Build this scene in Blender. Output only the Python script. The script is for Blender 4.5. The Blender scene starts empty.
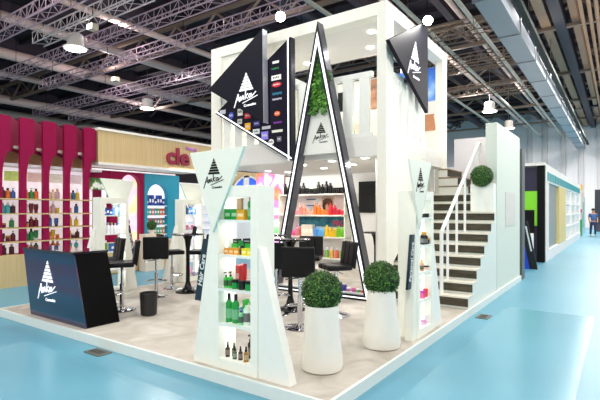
import bpy, bmesh, math, random
from mathutils import Vector, Matrix
random.seed(7)
S = bpy.context.scene
COL = S.collection
R = math.radians
PI = math.pi
P = 0.11            # top of the raised stand floor

# ------------------------------------------------------------------ materials
def lin(c):
    return tuple(((v/255)/12.92 if v/255 <= .04045 else ((v/255+.055)/1.055)**2.4) for v in c)
_m = {}
def M(rgb, rough=.5, metal=0., emit=0., var=.04, scale=9., spec=.5, name=None, coat=0.):
    key = (tuple(rgb), rough, metal, emit, var, scale, spec, coat)
    if key in _m: return _m[key]
    m = bpy.data.materials.new(name or 'mat_%d' % len(_m)); m.use_nodes = True
    nt = m.node_tree; b = nt.nodes['Principled BSDF']
    c = lin(rgb)
    b.inputs['Roughness'].default_value = rough
    b.inputs['Metallic'].default_value = metal
    b.inputs['Specular IOR Level'].default_value = spec
    b.inputs['Coat Weight'].default_value = coat
    tc = nt.nodes.new('ShaderNodeTexCoord'); n = nt.nodes.new('ShaderNodeTexNoise')
    n.inputs['Scale'].default_value = scale; n.inputs['Detail'].default_value = 3
    nt.links.new(tc.outputs['Object'], n.inputs['Vector'])
    mx = nt.nodes.new('ShaderNodeMix'); mx.data_type = 'RGBA'
    mx.inputs['A'].default_value = tuple(max(0, v*(1-var)) for v in c)+(1,)
    mx.inputs['B'].default_value = tuple(min(1, v*(1+var)) for v in c)+(1,)
    nt.links.new(n.outputs['Fac'], mx.inputs['Factor'])
    nt.links.new(mx.outputs['Result'], b.inputs['Base Color'])
    if emit:
        nt.links.new(mx.outputs['Result'], b.inputs['Emission Color'])
        b.inputs['Emission Strength'].default_value = emit
    _m[key] = m
    return m
def ramp_mat(name, stops, scale=3., rough=.5, emit=0., tex='noise', detail=4., coords='Object', mapscale=(1,1,1), distortion=0., bump=0., coat=0., rand=False, spec=.5):
    m = bpy.data.materials.new(name); m.use_nodes = True
    nt = m.node_tree; b = nt.nodes['Principled BSDF']
    b.inputs['Roughness'].default_value = rough; b.inputs['Coat Weight'].default_value = coat
    b.inputs['Specular IOR Level'].default_value = spec
    cr = nt.nodes.new('ShaderNodeValToRGB'); e = cr.color_ramp.elements
    while len(e) < len(stops): e.new(.5)
    for i, (p, c) in enumerate(stops): e[i].position = p; e[i].color = lin(c)+(1,)
    if rand:
        g = nt.nodes.new('ShaderNodeNewGeometry'); nt.links.new(g.outputs['Random Per Island'], cr.inputs['Fac'])
    else:
        tc = nt.nodes.new('ShaderNodeTexCoord'); mp = nt.nodes.new('ShaderNodeMapping'); mp.inputs['Scale'].default_value = mapscale
        nt.links.new(tc.outputs[coords], mp.inputs['Vector'])
        if tex == 'noise':
            t = nt.nodes.new('ShaderNodeTexNoise'); t.inputs['Detail'].default_value = detail; t.inputs['Distortion'].default_value = distortion
            out = t.outputs['Fac']; t.inputs['Scale'].default_value = scale
        elif tex == 'wave':
            t = nt.nodes.new('ShaderNodeTexWave'); t.inputs['Distortion'].default_value = distortion; t.inputs['Detail'].default_value = detail
            out = t.outputs['Fac']; t.inputs['Scale'].default_value = scale
        elif tex == 'voronoi':
            t = nt.nodes.new('ShaderNodeTexVoronoi'); t.inputs['Scale'].default_value = scale
            sp = nt.nodes.new('ShaderNodeSeparateColor'); nt.links.new(t.outputs['Color'], sp.inputs['Color']); out = sp.outputs['Red']
        nt.links.new(mp.outputs['Vector'], t.inputs['Vector'])
        nt.links.new(out, cr.inputs['Fac'])
        if bump:
            bp = nt.nodes.new('ShaderNodeBump'); bp.inputs['Strength'].default_value = bump; bp.inputs['Distance'].default_value = .01
            nt.links.new(out, bp.inputs['Height']); nt.links.new(bp.outputs['Normal'], b.inputs['Normal'])
    nt.links.new(cr.outputs['Color'], b.inputs['Base Color'])
    if emit:
        nt.links.new(cr.outputs['Color'], b.inputs['Emission Color']); b.inputs['Emission Strength'].default_value = emit
    return m

WHITE = M((246, 248, 242), .42, name='white_laminate')
CREAM = M((246, 245, 234), .5, name='cream_panel')
WALLW = M((247, 246, 246), .6, name='wall_white')
LEDW = M((250, 252, 255), .5, emit=2.2, name='led_white')
LAMP = M((255, 250, 235), .5, emit=18, name='lamp_lens')
NAVY = M((10, 11, 30), .5, spec=.2, name='navy_board')
BLACK = M((7, 7, 8), .4, spec=.25, name='black')
BLACKM = M((10, 10, 12), .6, spec=.2, name='black_matt')
LEATH = M((9, 9, 12), .42, spec=.25, var=.15, scale=40, name='black_leatherette')
CHROME = M((215, 215, 220), .12, metal=1, name='chrome')
STEEL = M((150, 150, 158), .3, metal=1, name='steel')
DSTEEL = M((70, 70, 76), .3, metal=.8, name='dark_steel')
MAG = M((146, 4, 66), .5, spec=.2, name='magenta_panel')
TEAL = M((20, 150, 180), .5, name='teal_panel')
WOOD = ramp_mat('pale_wood', [(.2, (196, 168, 118)), (.8, (222, 196, 148))], scale=2.5, mapscale=(3, 12, .35), rough=.5, detail=5)
RISER = ramp_mat('dark_riser_board', [(.3, (44, 40, 28)), (.7, (78, 72, 54))], scale=4, mapscale=(1, 4, 9), rough=.6)
TREAD = M((226, 222, 208), .6, var=.1, name='stair_tread')
STANDFLOOR = ramp_mat('stand_floor', [(.25, (160, 152, 139)), (.5, (188, 181, 170)), (.75, (208, 202, 193))], scale=2.2, rough=.55, detail=7, distortion=1.2)
HALLFLOOR = ramp_mat('hall_carpet', [(.2, (82, 147, 172)), (.5, (93, 158, 181)), (.8, (105, 167, 187))], scale=.35, rough=.38, detail=5, distortion=.5)
FILM = M((106, 168, 190), .22, var=.03, scale=2, name='carpet_film')
LEAF = ramp_mat('boxwood_leaf', [(0, (18, 52, 16)), (.5, (42, 92, 28)), (.85, (78, 130, 44)), (1, (120, 160, 66))], rough=.55, rand=True)
IVY = ramp_mat('ivy_leaf', [(0, (30, 84, 20)), (.5, (66, 140, 34)), (1, (130, 190, 70))], rough=.5, rand=True)
ROOFD = ramp_mat('roof_deck', [(.3, (26, 20, 26)), (.7, (64, 52, 62))], scale=.25, rough=.8, detail=5)
PIPE = M((226, 200, 190), .45, var=.1, scale=.6, name='duct_pipe')
TRUSSW = M((222, 212, 214), .4, metal=.2, name='pale_truss')
TRUSSP = M((196, 172, 188), .4, metal=.2, name='grey_truss')
TRUSSD = M((132, 114, 100), .5, metal=.1, name='brown_truss')
TAN = M((176, 136, 106), .5, var=.1, name='tan_pipe')
NAVYB = M((34, 36, 52), .6, name='navy_beam')

# ------------------------------------------------------------------ mesh helpers
class MB:
    def __init__(s): s.bm = bmesh.new()
    def faces(s, vs, fs):
        v = [s.bm.verts.new(p) for p in vs]
        for f in fs:
            try: s.bm.faces.new([v[i] for i in f])
            except ValueError: pass
        return v
    def box(s, x0, x1, y0, y1, z0, z1):
        s.faces([(x0,y0,z0),(x1,y0,z0),(x1,y1,z0),(x0,y1,z0),(x0,y0,z1),(x1,y0,z1),(x1,y1,z1),(x0,y1,z1)],
                [(3,2,1,0),(4,5,6,7),(0,1,5,4),(1,2,6,5),(2,3,7,6),(3,0,4,7)]); return s
    def cbox(s, c, d, rot=None):
        m = Matrix.Translation(c) @ (rot.to_4x4() if rot else Matrix())
        vs = [m @ Vector((sx*d[0]/2, sy*d[1]/2, sz*d[2]/2)) for sz in (-1,1) for sx, sy in ((-1,-1),(1,-1),(1,1),(-1,1))]
        s.faces(vs, [(3,2,1,0),(4,5,6,7),(0,1,5,4),(1,2,6,5),(2,3,7,6),(3,0,4,7)]); return s
    def prism(s, pts, vec):
        vec = Vector(vec); n = len(pts); p = [Vector(q) for q in pts]
        nrm = Vector((0,0,0))
        for i in range(n): nrm += p[i].cross(p[(i+1) % n])
        if nrm.dot(vec) > 0: p = p[::-1]
        vs = p+[q+vec for q in p]
        s.faces(vs, [tuple(range(n)), tuple(range(2*n-1, n-1, -1))]+[(i, i+n, (i+1) % n+n, (i+1) % n) for i in range(n)]); return s
    def ring(s, outer, inner, vec):
        vec = Vector(vec); n = len(outer)
        for i in range(n):
            j = (i+1) % n
            s.prism([outer[i], outer[j], inner[j], inner[i]], vec)
        return s
    def cyl(s, p0, p1, r0, r1=None, n=14):
        r1 = r0 if r1 is None else r1
        p0, p1 = Vector(p0), Vector(p1); d = (p1-p0).normalized()
        a = d.orthogonal().normalized(); b = d.cross(a)
        vs = [p0+(a*math.cos(t)+b*math.sin(t))*r0 for t in (2*PI*i/n for i in range(n))]+[p1+(a*math.cos(t)+b*math.sin(t))*r1 for t in (2*PI*i/n for i in range(n))]
        s.faces(vs, [tuple(range(n-1,-1,-1)), tuple(range(n, 2*n))]+[(i, (i+1) % n, (i+1) % n+n, i+n) for i in range(n)]); return s
    def lathe(s, prof, n=24, c=(0,0,0), sq=None):
        vs = []; k = len(prof)
        for r, z in prof:
            for i in range(n):
                t = 2*PI*i/n; vs.append((c[0]+r*math.cos(t)*(sq[0] if sq else 1), c[1]+r*math.sin(t)*(sq[1] if sq else 1), c[2]+z))
        fs = [tuple(range(n-1,-1,-1)), tuple(range((k-1)*n, k*n))]
        for j in range(k-1):
            for i in range(n): fs.append((j*n+i, j*n+(i+1) % n, (j+1)*n+(i+1) % n, (j+1)*n+i))
        s.faces(vs, fs); return s
    def tube(s, path, r, n=8):
        for a, b in zip(path, path[1:]): s.cyl(a, b, r, n=n)
        return s
    def ball(s, c, rx, ry=None, rz=None, n=16):
        ry = ry or rx; rz = rz or rx
        s.lathe([(max(.001, math.sin(PI*j/10)), -math.cos(PI*j/10)*rz/1) for j in range(11)], n, c, (rx, ry)); return s
    def build(s, name, mat, parent=None, bev=0, smooth=True, seg=2):
        me = bpy.data.meshes.new(name); bmesh.ops.recalc_face_normals(s.bm, faces=s.bm.faces[:]) if len(s.bm.faces) < 4000 else None
        s.bm.to_mesh(me); s.bm.free()
        for m in (mat if isinstance(mat, (list, tuple)) else [mat]): me.materials.append(m)
        if smooth:
            for p in me.polygons: p.use_smooth = True
            me.set_sharp_from_angle(angle=R(38))
        o = bpy.data.objects.new(name, me); COL.objects.link(o)
        if bev:
            b = o.modifiers.new('bevel', 'BEVEL'); b.width = bev; b.segments = seg; b.limit_method = 'ANGLE'; b.angle_limit = R(40)
        if parent: o.parent = parent
        return o
def tag(o, label=None, cat=None, group=None, kind=None):
    if label: o['label'] = label
    if cat: o['category'] = cat
    if group: o['group'] = group
    if kind: o['kind'] = kind
    return o
def thing(name, label, cat, loc=(0,0,0), rz=0, group=None):
    o = bpy.data.objects.new(name, None); COL.objects.link(o); o.empty_display_size = .1
    o.location = loc; o.rotation_euler = (0,0,rz)
    return tag(o, label, cat, group)
def struct(o): o['kind'] = 'structure'; return o
def dup(o, loc=None, rz=None, label=None, group=None, parent=None):
    c = o.copy(); COL.objects.link(c)
    if parent: c.parent = parent
    if loc is not None: c.location = loc
    if rz is not None: c.rotation_euler = (0,0,rz)
    if label: c['label'] = label
    if group: c['group'] = group
    for ch in list(o.children): dup(ch, parent=c)
    return c
def slot(o, mats_by_zmin):   # second material for faces above a local height
    me = o.data
    for p in me.polygons:
        if p.center.z > mats_by_zmin: p.material_index = 1
    return o
def text_bm(txt, size, thick=.004, bold=0.):
    cu = bpy.data.curves.new('t', 'FONT'); cu.body = txt; cu.size = size; cu.extrude = thick/2; cu.offset = bold; cu.align_x = 'CENTER'; cu.align_y = 'CENTER'; cu.resolution_u = 4
    o = bpy.data.objects.new('t', cu); COL.objects.link(o)
    dg = bpy.context.evaluated_depsgraph_get(); me = bpy.data.meshes.new_from_object(o.evaluated_get(dg))
    bm = bmesh.new(); bm.from_mesh(me); bpy.data.objects.remove(o); bpy.data.curves.remove(cu); bpy.data.meshes.remove(me)
    return bm
def text(name, txt, size, mat, parent, origin, u, v, thick=.004, bold=0., sx=1.):
    u, v = Vector(u).normalized(), Vector(v).normalized(); n = u.cross(v)
    mb = MB(); mb.bm.free(); mb.bm = text_bm(txt, size, thick, bold)
    mt = Matrix((( *u, 0), (*v, 0), (*n, 0), (0,0,0,1))).transposed()
    mb.bm.transform(Matrix.Translation(origin) @ mt @ Matrix.Diagonal((sx, 1, 1, 1)))
    return mb.build(name, mat, parent, smooth=False)
def anka_logo(parent, origin, u, v, H, mat, thick=.006, caption=True):
    """striped tree over a handwritten word; origin = middle of the tree's foot, H = tree height"""
    O, u, v = Vector(origin), Vector(u).normalized(), Vector(v).normalized(); n = u.cross(v)
    pt = lambda a, b: O+u*(a*H)+v*(b*H)
    t = MB(); k = 6
    for i in range(k):
        b0 = i/k+.0; b1 = b0+1/k*.74
        h = lambda b: .52*(1-b)
        if i == k-1: t.prism([pt(-h(b0), b0), pt(h(b0), b0), pt(0, 1)], n*thick)
        else: t.prism([pt(-h(b0), b0), pt(h(b0), b0), pt(h(b1), b1), pt(-h(b1), b1)], n*thick)
    t.build('logo_tree', mat, parent, smooth=False)
    s = MB()
    def stroke(pts, w=.046):
        for (a0, b0), (a1, b1) in zip(pts, pts[1:]):
            d = Vector((a1-a0, b1-b0)); L = d.length or 1; d /= L; q = Vector((-d.y, d.x))*w/2; e = d*w*.35
            A, B = Vector((a0, b0))-e, Vector((a1, b1))+e
            s.prism([pt(*(A+q)), pt(*(A-q)), pt(*(B-q)), pt(*(B+q))], n*thick)
    stroke([(-.9,-.86),(-.72,-.42),(-.6,-.14),(-.52,-.56)]); stroke([(-.78,-.5),(-.48,-.36)])
    stroke([(-.46,-.54),(-.4,-.3),(-.34,-.5),(-.24,-.26),(-.18,-.48)])
    stroke([(-.04,-.02),(-.08,-.48)]); stroke([(.12,-.2),(-.06,-.34),(.12,-.46)])
    stroke([(.36,-.22),(.24,-.24),(.18,-.36),(.25,-.44),(.36,-.34),(.38,-.22),(.4,-.4),(.7,-.16)])
    stroke([(-.26,-.68),(.82,-.38)], .036)
    s.build('logo_script', mat, parent, smooth=False)
    if caption: text('logo_caption', 'Cosmetics', .2*H, mat, parent, pt(.26,-.83), u+v*.04, v, thick, .004*H, 1.05)

# ------------------------------------------------------------------ camera
cam = bpy.data.cameras.new('camera'); cam.lens = 27.3; cam.sensor_width = 36; cam.shift_y = 10/600; cam.clip_end = 300
co = bpy.data.objects.new('camera', cam); COL.objects.link(co)
co.location = (1.92, -3.12, 1.65); co.rotation_euler = (R(90), 0, math.atan2(.5753, .818)); S.camera = co
FW = Vector((-.5753, .818, 0)); RT = Vector((.818, .5753, 0)); CP = Vector((1.92, -3.12, 1.65))
def ground(px, py, z=P):     # the floor point seen at a place of the photograph
    D = (1.65-z)*455/(py-210); q = CP+FW*D+RT*(D*(px-300)/455); return (q.x, q.y, z)

# ------------------------------------------------------------------ the hall
struct(MB().box(-46, 14, -10, 46, -.1, 0).build('floor', HALLFLOOR, smooth=False))
struct(MB().box(-46, 14, -10, 46, 11.0, 11.2).build('ceiling', ROOFD, smooth=False))
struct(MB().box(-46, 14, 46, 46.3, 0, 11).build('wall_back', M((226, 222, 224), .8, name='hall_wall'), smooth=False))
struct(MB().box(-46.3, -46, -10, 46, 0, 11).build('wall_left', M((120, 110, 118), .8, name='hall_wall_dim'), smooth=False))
wc = MB()
for x in (-9, -5.2, -3.9, -2.4, -1.0, .4, 1.5): wc.box(x-.18, x+.18, 45.7, 46, 0, 10.5)
struct(wc.build('trim_1', M((205, 200, 200), .7), smooth=False))
# large ceiling pipes running along the hall
k = 0
for x, z, r, m in ((-14.5, 9.2, .13, PIPE), (-18.5, 9.5, .2, PIPE), (-23, 9.4, .26, PIPE), (-27.5, 9.6, .17, PIPE), (-32.5, 9.2, .3, PIPE), (-38, 9.3, .3, PIPE), (-9, 9.9, .25, NAVYB), (-5.5, 9.7, .12, PIPE), (-3.4, 9.6, .1, PIPE)):
    k += 1
    tag(MB().cyl((x, -9, z), (x, 45.9, z), r, n=18).build('ceiling_pipe', m), {-38:'round pipe under the roof, leftmost of all the long pipes',-32.5:'thick round pipe under the roof, second from the left',-27.5:'round pipe under the roof, third from the left',-23:'thick pale pipe under the roof above the magenta fins',-18.5:'pale pipe under the roof above the wooden fascia',-14.5:'thin pale pipe under the roof, left of the stand',-9:'dark round pipe under the roof directly above the stand',-5.5:'thin pipe under the roof behind the right column',-3.4:'thinnest pipe under the roof, nearest the grey duct'}[x], 'pipe')
    bpy.context.scene.objects
rb = MB()
for x in (-43, -40, -36, -30, -25.3, -20.7, -16.3, -12, -7.2, -4.4): rb.box(x-.16, x+.16, -9, 46, 10.35, 11)
struct(rb.build('trim_2', M((70, 58, 68), .7, name='purlins'), smooth=False))
rp = MB()
for i in range(36): rp.box(-45, 2, -8+i*1.5, -7.86+i*1.5, 10.75, 11)
struct(rp.build('trim_3', M((44, 36, 44), .7, name='roof_ribs'), smooth=False))
# roof girders: lattice beams across the hall (part of the building)
gm = MB()
for gy in (3.2, 11.0, 18.5, 26, 33.5, 41):
    z0, z1 = 9.15, 10.35
    gm.box(-45, 2.2, gy-.09, gy+.09, z1-.14, z1); gm.box(-45, 2.2, gy-.09, gy+.09, z0, z0+.14)
    x = -45; f = 0
    while x < 1.5:
        a, b = ((x, gy, z0+.1), (x+1.3, gy, z1-.1)) if f % 2 == 0 else ((x, gy, z1-.1), (x+1.3, gy, z0+.1))
        gm.cyl(a, b, .06, n=6); x += 1.3; f += 1
struct(gm.build('trim_4', TRUSSD, smooth=False))
br = MB()     # slanting roof struts
for y in range(-4, 44, 5):
    for x in (-40, -30.5, -21, -16, -11.5): br.cyl((x, y, 9.5), (x+1.7, y+.6, 10.9), .1, n=8); br.cyl((x, y, 9.5), (x-1.4, y+.4, 10.9), .07, n=8)
struct(br.build('trim_5', M((60, 52, 58), .6, name='roof_struts'), smooth=False))
# beams and pipes over the aisle
for x0, x1, z0, z1, m, nm, lb in ((-1.35,-1.0,9.0,9.6,NAVYB,'roof_beam','dark navy roof beam beside the long grey duct'), (-.78,-.42,9.3,9.7,TAN,'roof_beam','tan flat roof beam beside the dark navy beam'), (-.25,.12,9.1,9.7,NAVYB,'roof_beam','black navy roof beam between two tan beams'), (.3,.55,9.4,9.7,TAN,'roof_beam','narrow tan roof beam near the right edge')):
    tag(MB().box(x0, x1, -9, 45.9, z0, z1).build(nm, m, smooth=False), lb+' running along the ceiling', 'beam')
for x, lb in ((.72, 'leftmost of three thin tan pipes'), (.98, 'middle of three thin tan pipes'), (1.2, 'rightmost of three thin tan pipes')):
    tag(MB().cyl((x, -9, 9.2), (x, 45.9, 9.2), .07, n=10).build('ceiling_pipe', TAN), lb+' under the roof at the right edge', 'pipe')
t = thing('air_duct', 'long rectangular grey metal air duct running overhead beside the aisle', 'duct')
MB().box(-1.17, -.56, -9, 44, 7.0, 7.45).build('duct_body', M((150, 156, 164), .55, metal=.35, var=.08, scale=.8), t, smooth=False)
for y in range(-3, 44, 3): MB().box(-1.2, -.53, y, y+.05, 6.97, 7.48).build('duct_flange', M((132, 136, 142), .4, metal=.5), t, smooth=False)
for y in range(2, 44, 6):
    for x in (-1.1, -.62): MB().cyl((x, y, 7.45), (x, y, 10.97), .015, n=6).build('hanger_rod', STEEL, t)
tag(MB().box(-.45, -.3, -9, 44, 7.35, 7.5).build('cable_tray', M((34, 42, 38), .8, var=.3, scale=3), smooth=False), 'dark green cable tray hugging the long grey duct', 'cable tray')
tag(MB().box(-1.9, 2.2, 36.8, 37.2, 9.3, 9.9).build('roof_beam', NAVYB, smooth=False), 'dark beam crossing the aisle far away at right', 'beam')

def truss(x0, x1, y, z, s, m, label):
    t = thing('lighting_truss', label, 'truss', (x0, y, z)); L = x1-x0
    for dy in (0, s):
        for dz in (0, s):
            MB().cyl((0, dy, dz), (L, dy, dz), .025, n=8).build('chord', m, t)
    b = MB(); n = int(L/s)
    for i in range(n):
        a, c = i*s, (i+1)*s
        if i % 2: a, c = c, a
        b.cyl((a,0,0), (c,0,s), .012, n=5); b.cyl((a,s,s), (c,s,0), .012, n=5); b.cyl((a,0,0), (c,s,0), .01, n=5)
        b.cyl((i*s,0,0), (i*s,0,s), .014, n=5)
    b.build('bracing', m, t)
    for f in (.06, .35, .65, .94): MB().cyl((L*f, s/2, s), (L*f, s/2, 10.97-z), .012, n=5).build('suspension_cable', BLACKM, t)
    return t
truss(-17.5, -3, 4.0, 8.0, .42, TRUSSP, 'grey lattice truss overhead in the top left corner')
truss(-16.4, -9.6, 5.2, 8.0, .42, TRUSSW, 'bright white lattice truss overhead near the top left')
truss(-22.7, -4, 6.6, 8.0, .42, TRUSSP, 'grey lattice truss overhead behind the bright white truss')
truss(-23, -6, 8.5, 8.0, .42, TRUSSP, 'grey lattice truss overhead ending above the magenta fins')
truss(-30, -7, 11.4, 7.9, .45, TRUSSP, 'grey lattice truss overhead, second nearest to the wooden fascia')
truss(-30, -9, 13.8, 8.0, .45, TRUSSP, 'grey lattice truss overhead lowest down towards the wooden fascia')
truss(-8.6, -1.6, 13.5, 8.0, .45, TRUSSD, 'brown lattice truss overhead behind the right column of the stand')
truss(-12, -1.6, 17.5, 8.1, .45, TRUSSD, 'brown lattice truss overhead above the tall white stair wall')
truss(-14, -1.6, 23.0, 8.1, .5, TRUSSD, 'brown lattice truss overhead far away above the stair wall')
truss(-14, -1.6, 15.5, 8.6, .6, TRUSSD, 'wide brown lattice girder overhead on the right, nearest from the stand')
truss(-14, -1.6, 20.3, 8.7, .6, TRUSSD, 'wide brown lattice girder overhead on the right, second nearest from the stand')
truss(-14, -1.6, 26.5, 8.8, .6, TRUSSD, 'wide brown lattice girder overhead on the right, furthest from the stand')
for i, (x, z) in enumerate(((-2.4, 8.4), (-4.2, 8.6), (-6.5, 8.5))):
    tag(MB().box(x-.06, x+.06, 2, 45.9, z, z+.1).build('lighting_track', M((190, 186, 176), .5), smooth=False), ['pale lighting track overhead nearest to the grey duct', 'pale lighting track overhead between two others', 'pale lighting track overhead furthest from the grey duct'][i], 'track')

# high bay lamps of the hall
def lamp_fixture(x, y, z, label, bell=True):
    t = thing('high_bay_lamp', label, 'lamp', (x, y, z))
    MB().lathe([(.42,0),(.44,.04),(.3,.1),(.28,.5),(.2,.56)], 20).build('lamp_housing', M((232, 226, 220), .5), t)
    MB().lathe([(.36,-.02),(.38,.005)], 20).build('lamp_lens', LAMP, t)
    MB().cyl((0,0,.55), (0,0,11-z), .02, n=6).build('suspension_rod', STEEL, t)
    return t
lamp_fixture(-5.0, 14.2, 6.9, 'white drum shaped high bay lamp glowing above the stair wall')
lamp_fixture(-6.4, 21.5, 7.3, 'small white high bay lamp further along above the aisle')
lamp_fixture(-4.2, 24.5, 7.3, 'small white high bay lamp close to the grey duct')
lamp_fixture(-4.4, 31, 7.3, 'tiny white high bay lamp furthest down the aisle')
lamp_fixture(-14.8, 6.0, 7.7, 'white drum shaped high bay lamp below the bright white truss')
lamp_fixture(-20.0, 13.0, 7.4, 'lit high bay lamp above the wooden fascia')
def flood(loc, aim, label, top):
    t = thing('floodlight', label, 'lamp', loc)
    d = (Vector(aim)-Vector(loc)).normalized(); rot = d.to_track_quat('Y', 'Z').to_matrix()
    MB().cyl(-d*.1, d*.06, .05, .095, 20).build('lamp_housing', BLACKM, t)
    MB().cyl(d*.06, d*.1, .09, .08, 20).build('lamp_lens', M((255,248,235), .5, emit=40), t)
    MB().cyl((0,0,0), (0,0,top-loc[2]), .02, n=6).build('bracket', STEEL, t)
flood((-1.12, 5.5, 5.30), (.6, 1, 4.6), 'bright floodlight above the tilted dark sign on the right', 5.2)
flood((-3.25, 3.62, 5.24), (-1, -1.5, 4.4), 'bright floodlight on the front beam above the dark signs', 5.2)
for x, y, z, lb in ((-17.5, 9.4, 8.02, 'box shaped stage light on the truss above the wooden fascia'), (-12.6, 5.4, 8.02, 'stage light glowing on the bright white truss')):
    t = thing('stage_light', lb, 'lamp', (x, y, z-.32)); MB().box(-.16,.16,-.12,.12,0,.2).build('lamp_housing', M((210,200,180), .5), t, bev=.02)
    MB().box(-.13,.13,-.13,-.115,.03,.17).build('lamp_lens', LAMP, t); MB().cyl((0,0,.2),(0,0,.7),.02).build('clamp', BLACKM, t)

# ------------------------------------------------------------------ raised stand floor
pl = struct(MB().box(-6, 0, 0, 8.6, 0, P).build('floor_stand', STANDFLOOR, smooth=False))
ed = MB(); ed.box(-6.03, .03, -.03, 0, 0, P+.004); ed.box(0, .03, 0, 8.6, 0, P+.004); ed.box(-6.03, -6, 0, 8.6, 0, P+.004)
struct(ed.build('baseboard_stand', M((226, 234, 230), .45), smooth=False))
film = MB(); film.faces([(-4.2,-1.9,.003),(.9,-1.9,.003),(.9,-.42,.003),(-4.2,-.42,.003)], [(0,1,2,3)])
film.faces([(.35,-.2,.003),(1.6,-.2,.003),(1.6,5.2,.003),(.35,5.2,.003)], [(0,1,2,3)])
struct(film.build('floor_film', FILM, smooth=False))
for (x, y), rz, lb in (((-3.02, -.16), 0, 'small grey metal floor socket cover near the black counter'), ((.2, 4.25), R(90), 'small grey metal floor socket cover by the foot of the stairs')):
    t = thing('floor_socket', lb, 'floor socket', (x, y, 0), rz)
    MB().box(-.15,.15,-.09,.09,0,.012).build('cover_plate', M((120,120,112), .4, metal=.6), t, bev=.003)
    f = MB()
    for i in range(4): f.box(-.11+i*.06, -.08+i*.06, -.05, .05, .012, .016)
    f.build('socket_slot', M((60,60,56), .5), t)

# ------------------------------------------------------------------ the two-storey tower
XL, XR, YF, YB = -5.6, -1.35, 4.1, 7.45
ZC, ZU, ZR, ZT = 2.6, 3.0, 5.03, 5.25
def column(x0, x1, y0, y1, z1, label): return tag(MB().box(x0, x1, y0, y1, P, z1).build('stand_column', CREAM, bev=.006), label, 'column')
column(-1.53, XR, YF, YF+.3, ZR, 'white square column at the front right corner of the two storey stand')
column(XL, XL+.3, YF, YF+.3, ZR, 'white square column at the front left corner behind the dark signs')
column(-1.52, XR, YB-.32, YB-.02, ZR, 'white square column at the rear right behind the stairs')
# roof
t = thing('roof_canopy', 'white flat roof canopy with recessed lights over the upper floor', 'roof', (0,0,0))
MB().box(XL, XR, YF, YF+.26, ZR, ZT).build('front_beam', CREAM, t, bev=.004)
MB().box(XR-.26, XR, YF+.26, YB, ZR, ZT).build('side_beam', WHITE, t, bev=.004)
MB().box(XL, XL+.26, YF+.26, YB, ZR, ZT).build('side_beam', WHITE, t, bev=.004)
MB().box(XL+.26, XR-.26, YF+.26, 6.0, ZR+.02, ZT-.04).build('soffit', M((238,236,232), .6), t)
sp = [(-1.95, 4.75), (-2.35, 5.5), (-3.3, 5.15), (-4.2, 4.8), (-4.0, 5.6)]
for x, y in sp: MB().lathe([(.075,ZR+.004),(.07,ZR+.022)], 16, (x, y, 0)).build('recessed_light', M((255,252,240), .5, emit=9), t)
# upper floor slab = ceiling of the ground floor
t = thing('upper_floor_slab', 'white upper floor slab with recessed lights in its underside', 'floor slab', (0,0,0))
MB().box(XL+.01, XR-.02, YF+.02, YB-.11, ZC, ZU-.05).build('slab', M((240,238,234), .6), t)
sp2 = []
for px, py in ((332,161), (324,168), (365,157.8), (353,164.5), (303,165), (288,172), (268,171), (255,172), (240,178)):
    D = (ZC-1.65)*455/(210-py); q = CP+FW*D+RT*(D*(px-300)/455)
    if q.y < YB-.15 and q.x > XL+.1: sp2.append((q.x, q.y))
for x, y in sp2: MB().lathe([(.07,ZC-.012),(.075,ZC)], 16, (x, y, 0)).build('recessed_light', M((255,252,240), .5, emit=7), t)
# balustrades
def balustrade(name, label, horizontal, a0, a1, c, zb, skip=None):
    t = thing(name, label, 'balustrade')
    def bx(n, u0, u1, z0, z1, th=.06, m=WHITE):
        mb = MB()
        mb.box(u0, u1, c, c+th, z0, z1) if horizontal else mb.box(c-th, c, u0, u1, z0, z1)
        return mb.build(n, m, t, bev=.004)
    bx('base_panel', a0, a1, zb, ZU+.02); bx('top_rail', a0, a1, 4.0, 4.1, .09)
    u = a0+.06
    while u < a1-.1:
        bx('slat', u, min(u+.2, a1), ZU+.02, 4.0); u += .335
    return t
balustrade('balcony_balustrade', 'white slatted balcony balustrade along the front of the upper floor', True, XL+.3, -1.64, YF+.03, ZC-.01)
balustrade('balcony_balustrade', 'white slatted balcony balustrade on the side above the stairs', False, YF+.3, 6.04, XR-.01, ZU-.25)
tag(MB().prism([(XR-.07,4.41,.72),(XR-.07,6.04,1.92),(XR-.07,6.04,ZU-.25),(XR-.07,4.41,ZU-.25)], (.06,0,0)).build('stand_side_wall', CREAM, smooth=False), 'plain white side wall panel of the stand beside the stairs', 'wall panel')
tag(MB().box(XL+.3, -4.45, YF+.03, YF+.09, 4.1, ZR).build('upper_front_panel', CREAM, smooth=False), 'plain cream panel above the balustrade behind the dark triangle signs', 'wall panel')
tag(MB().box(-1.70, -1.63, 4.41, 7.1, P, ZC).build('stair_inner_wall', CREAM, smooth=False), 'white inner wall at the left end of the stair treads', 'wall panel')
# back walls
tag(MB().box(XL, XL+.06, YF+.3, YB-.1, ZU, ZR).build('upper_side_wall', CREAM, smooth=False), 'cream left side wall of the upper floor behind the dark signs', 'wall panel')
tag(MB().box(-6.0, XR-.3, YB-.04, YB+.06, P, ZC).build('stand_back_wall', M((243,241,238), .55), smooth=False), 'white back wall of the ground floor behind the product shelves', 'wall panel')
tag(MB().box(XL, -1.53, YB-.1, YB, ZU, 4.98).build('upper_back_wall', CREAM, smooth=False), 'cream back wall of the upper floor', 'wall panel')
BLUEP = ramp_mat('blue_poster', [(.3, (20, 70, 170)), (.55, (40, 110, 205)), (.8, (170, 205, 240))], scale=1.6, rough=.4, emit=.25)
def poster(name, label, x0, x1, z0, z1, m, extra=None):
    t = thing(name, label, 'poster', (x0, YB-.125, z0)); MB().box(0, x1-x0, 0, .025, 0, z1-z0).build('print', m, t)
    if extra: extra(t, x1-x0, z1-z0)
    return t
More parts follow.
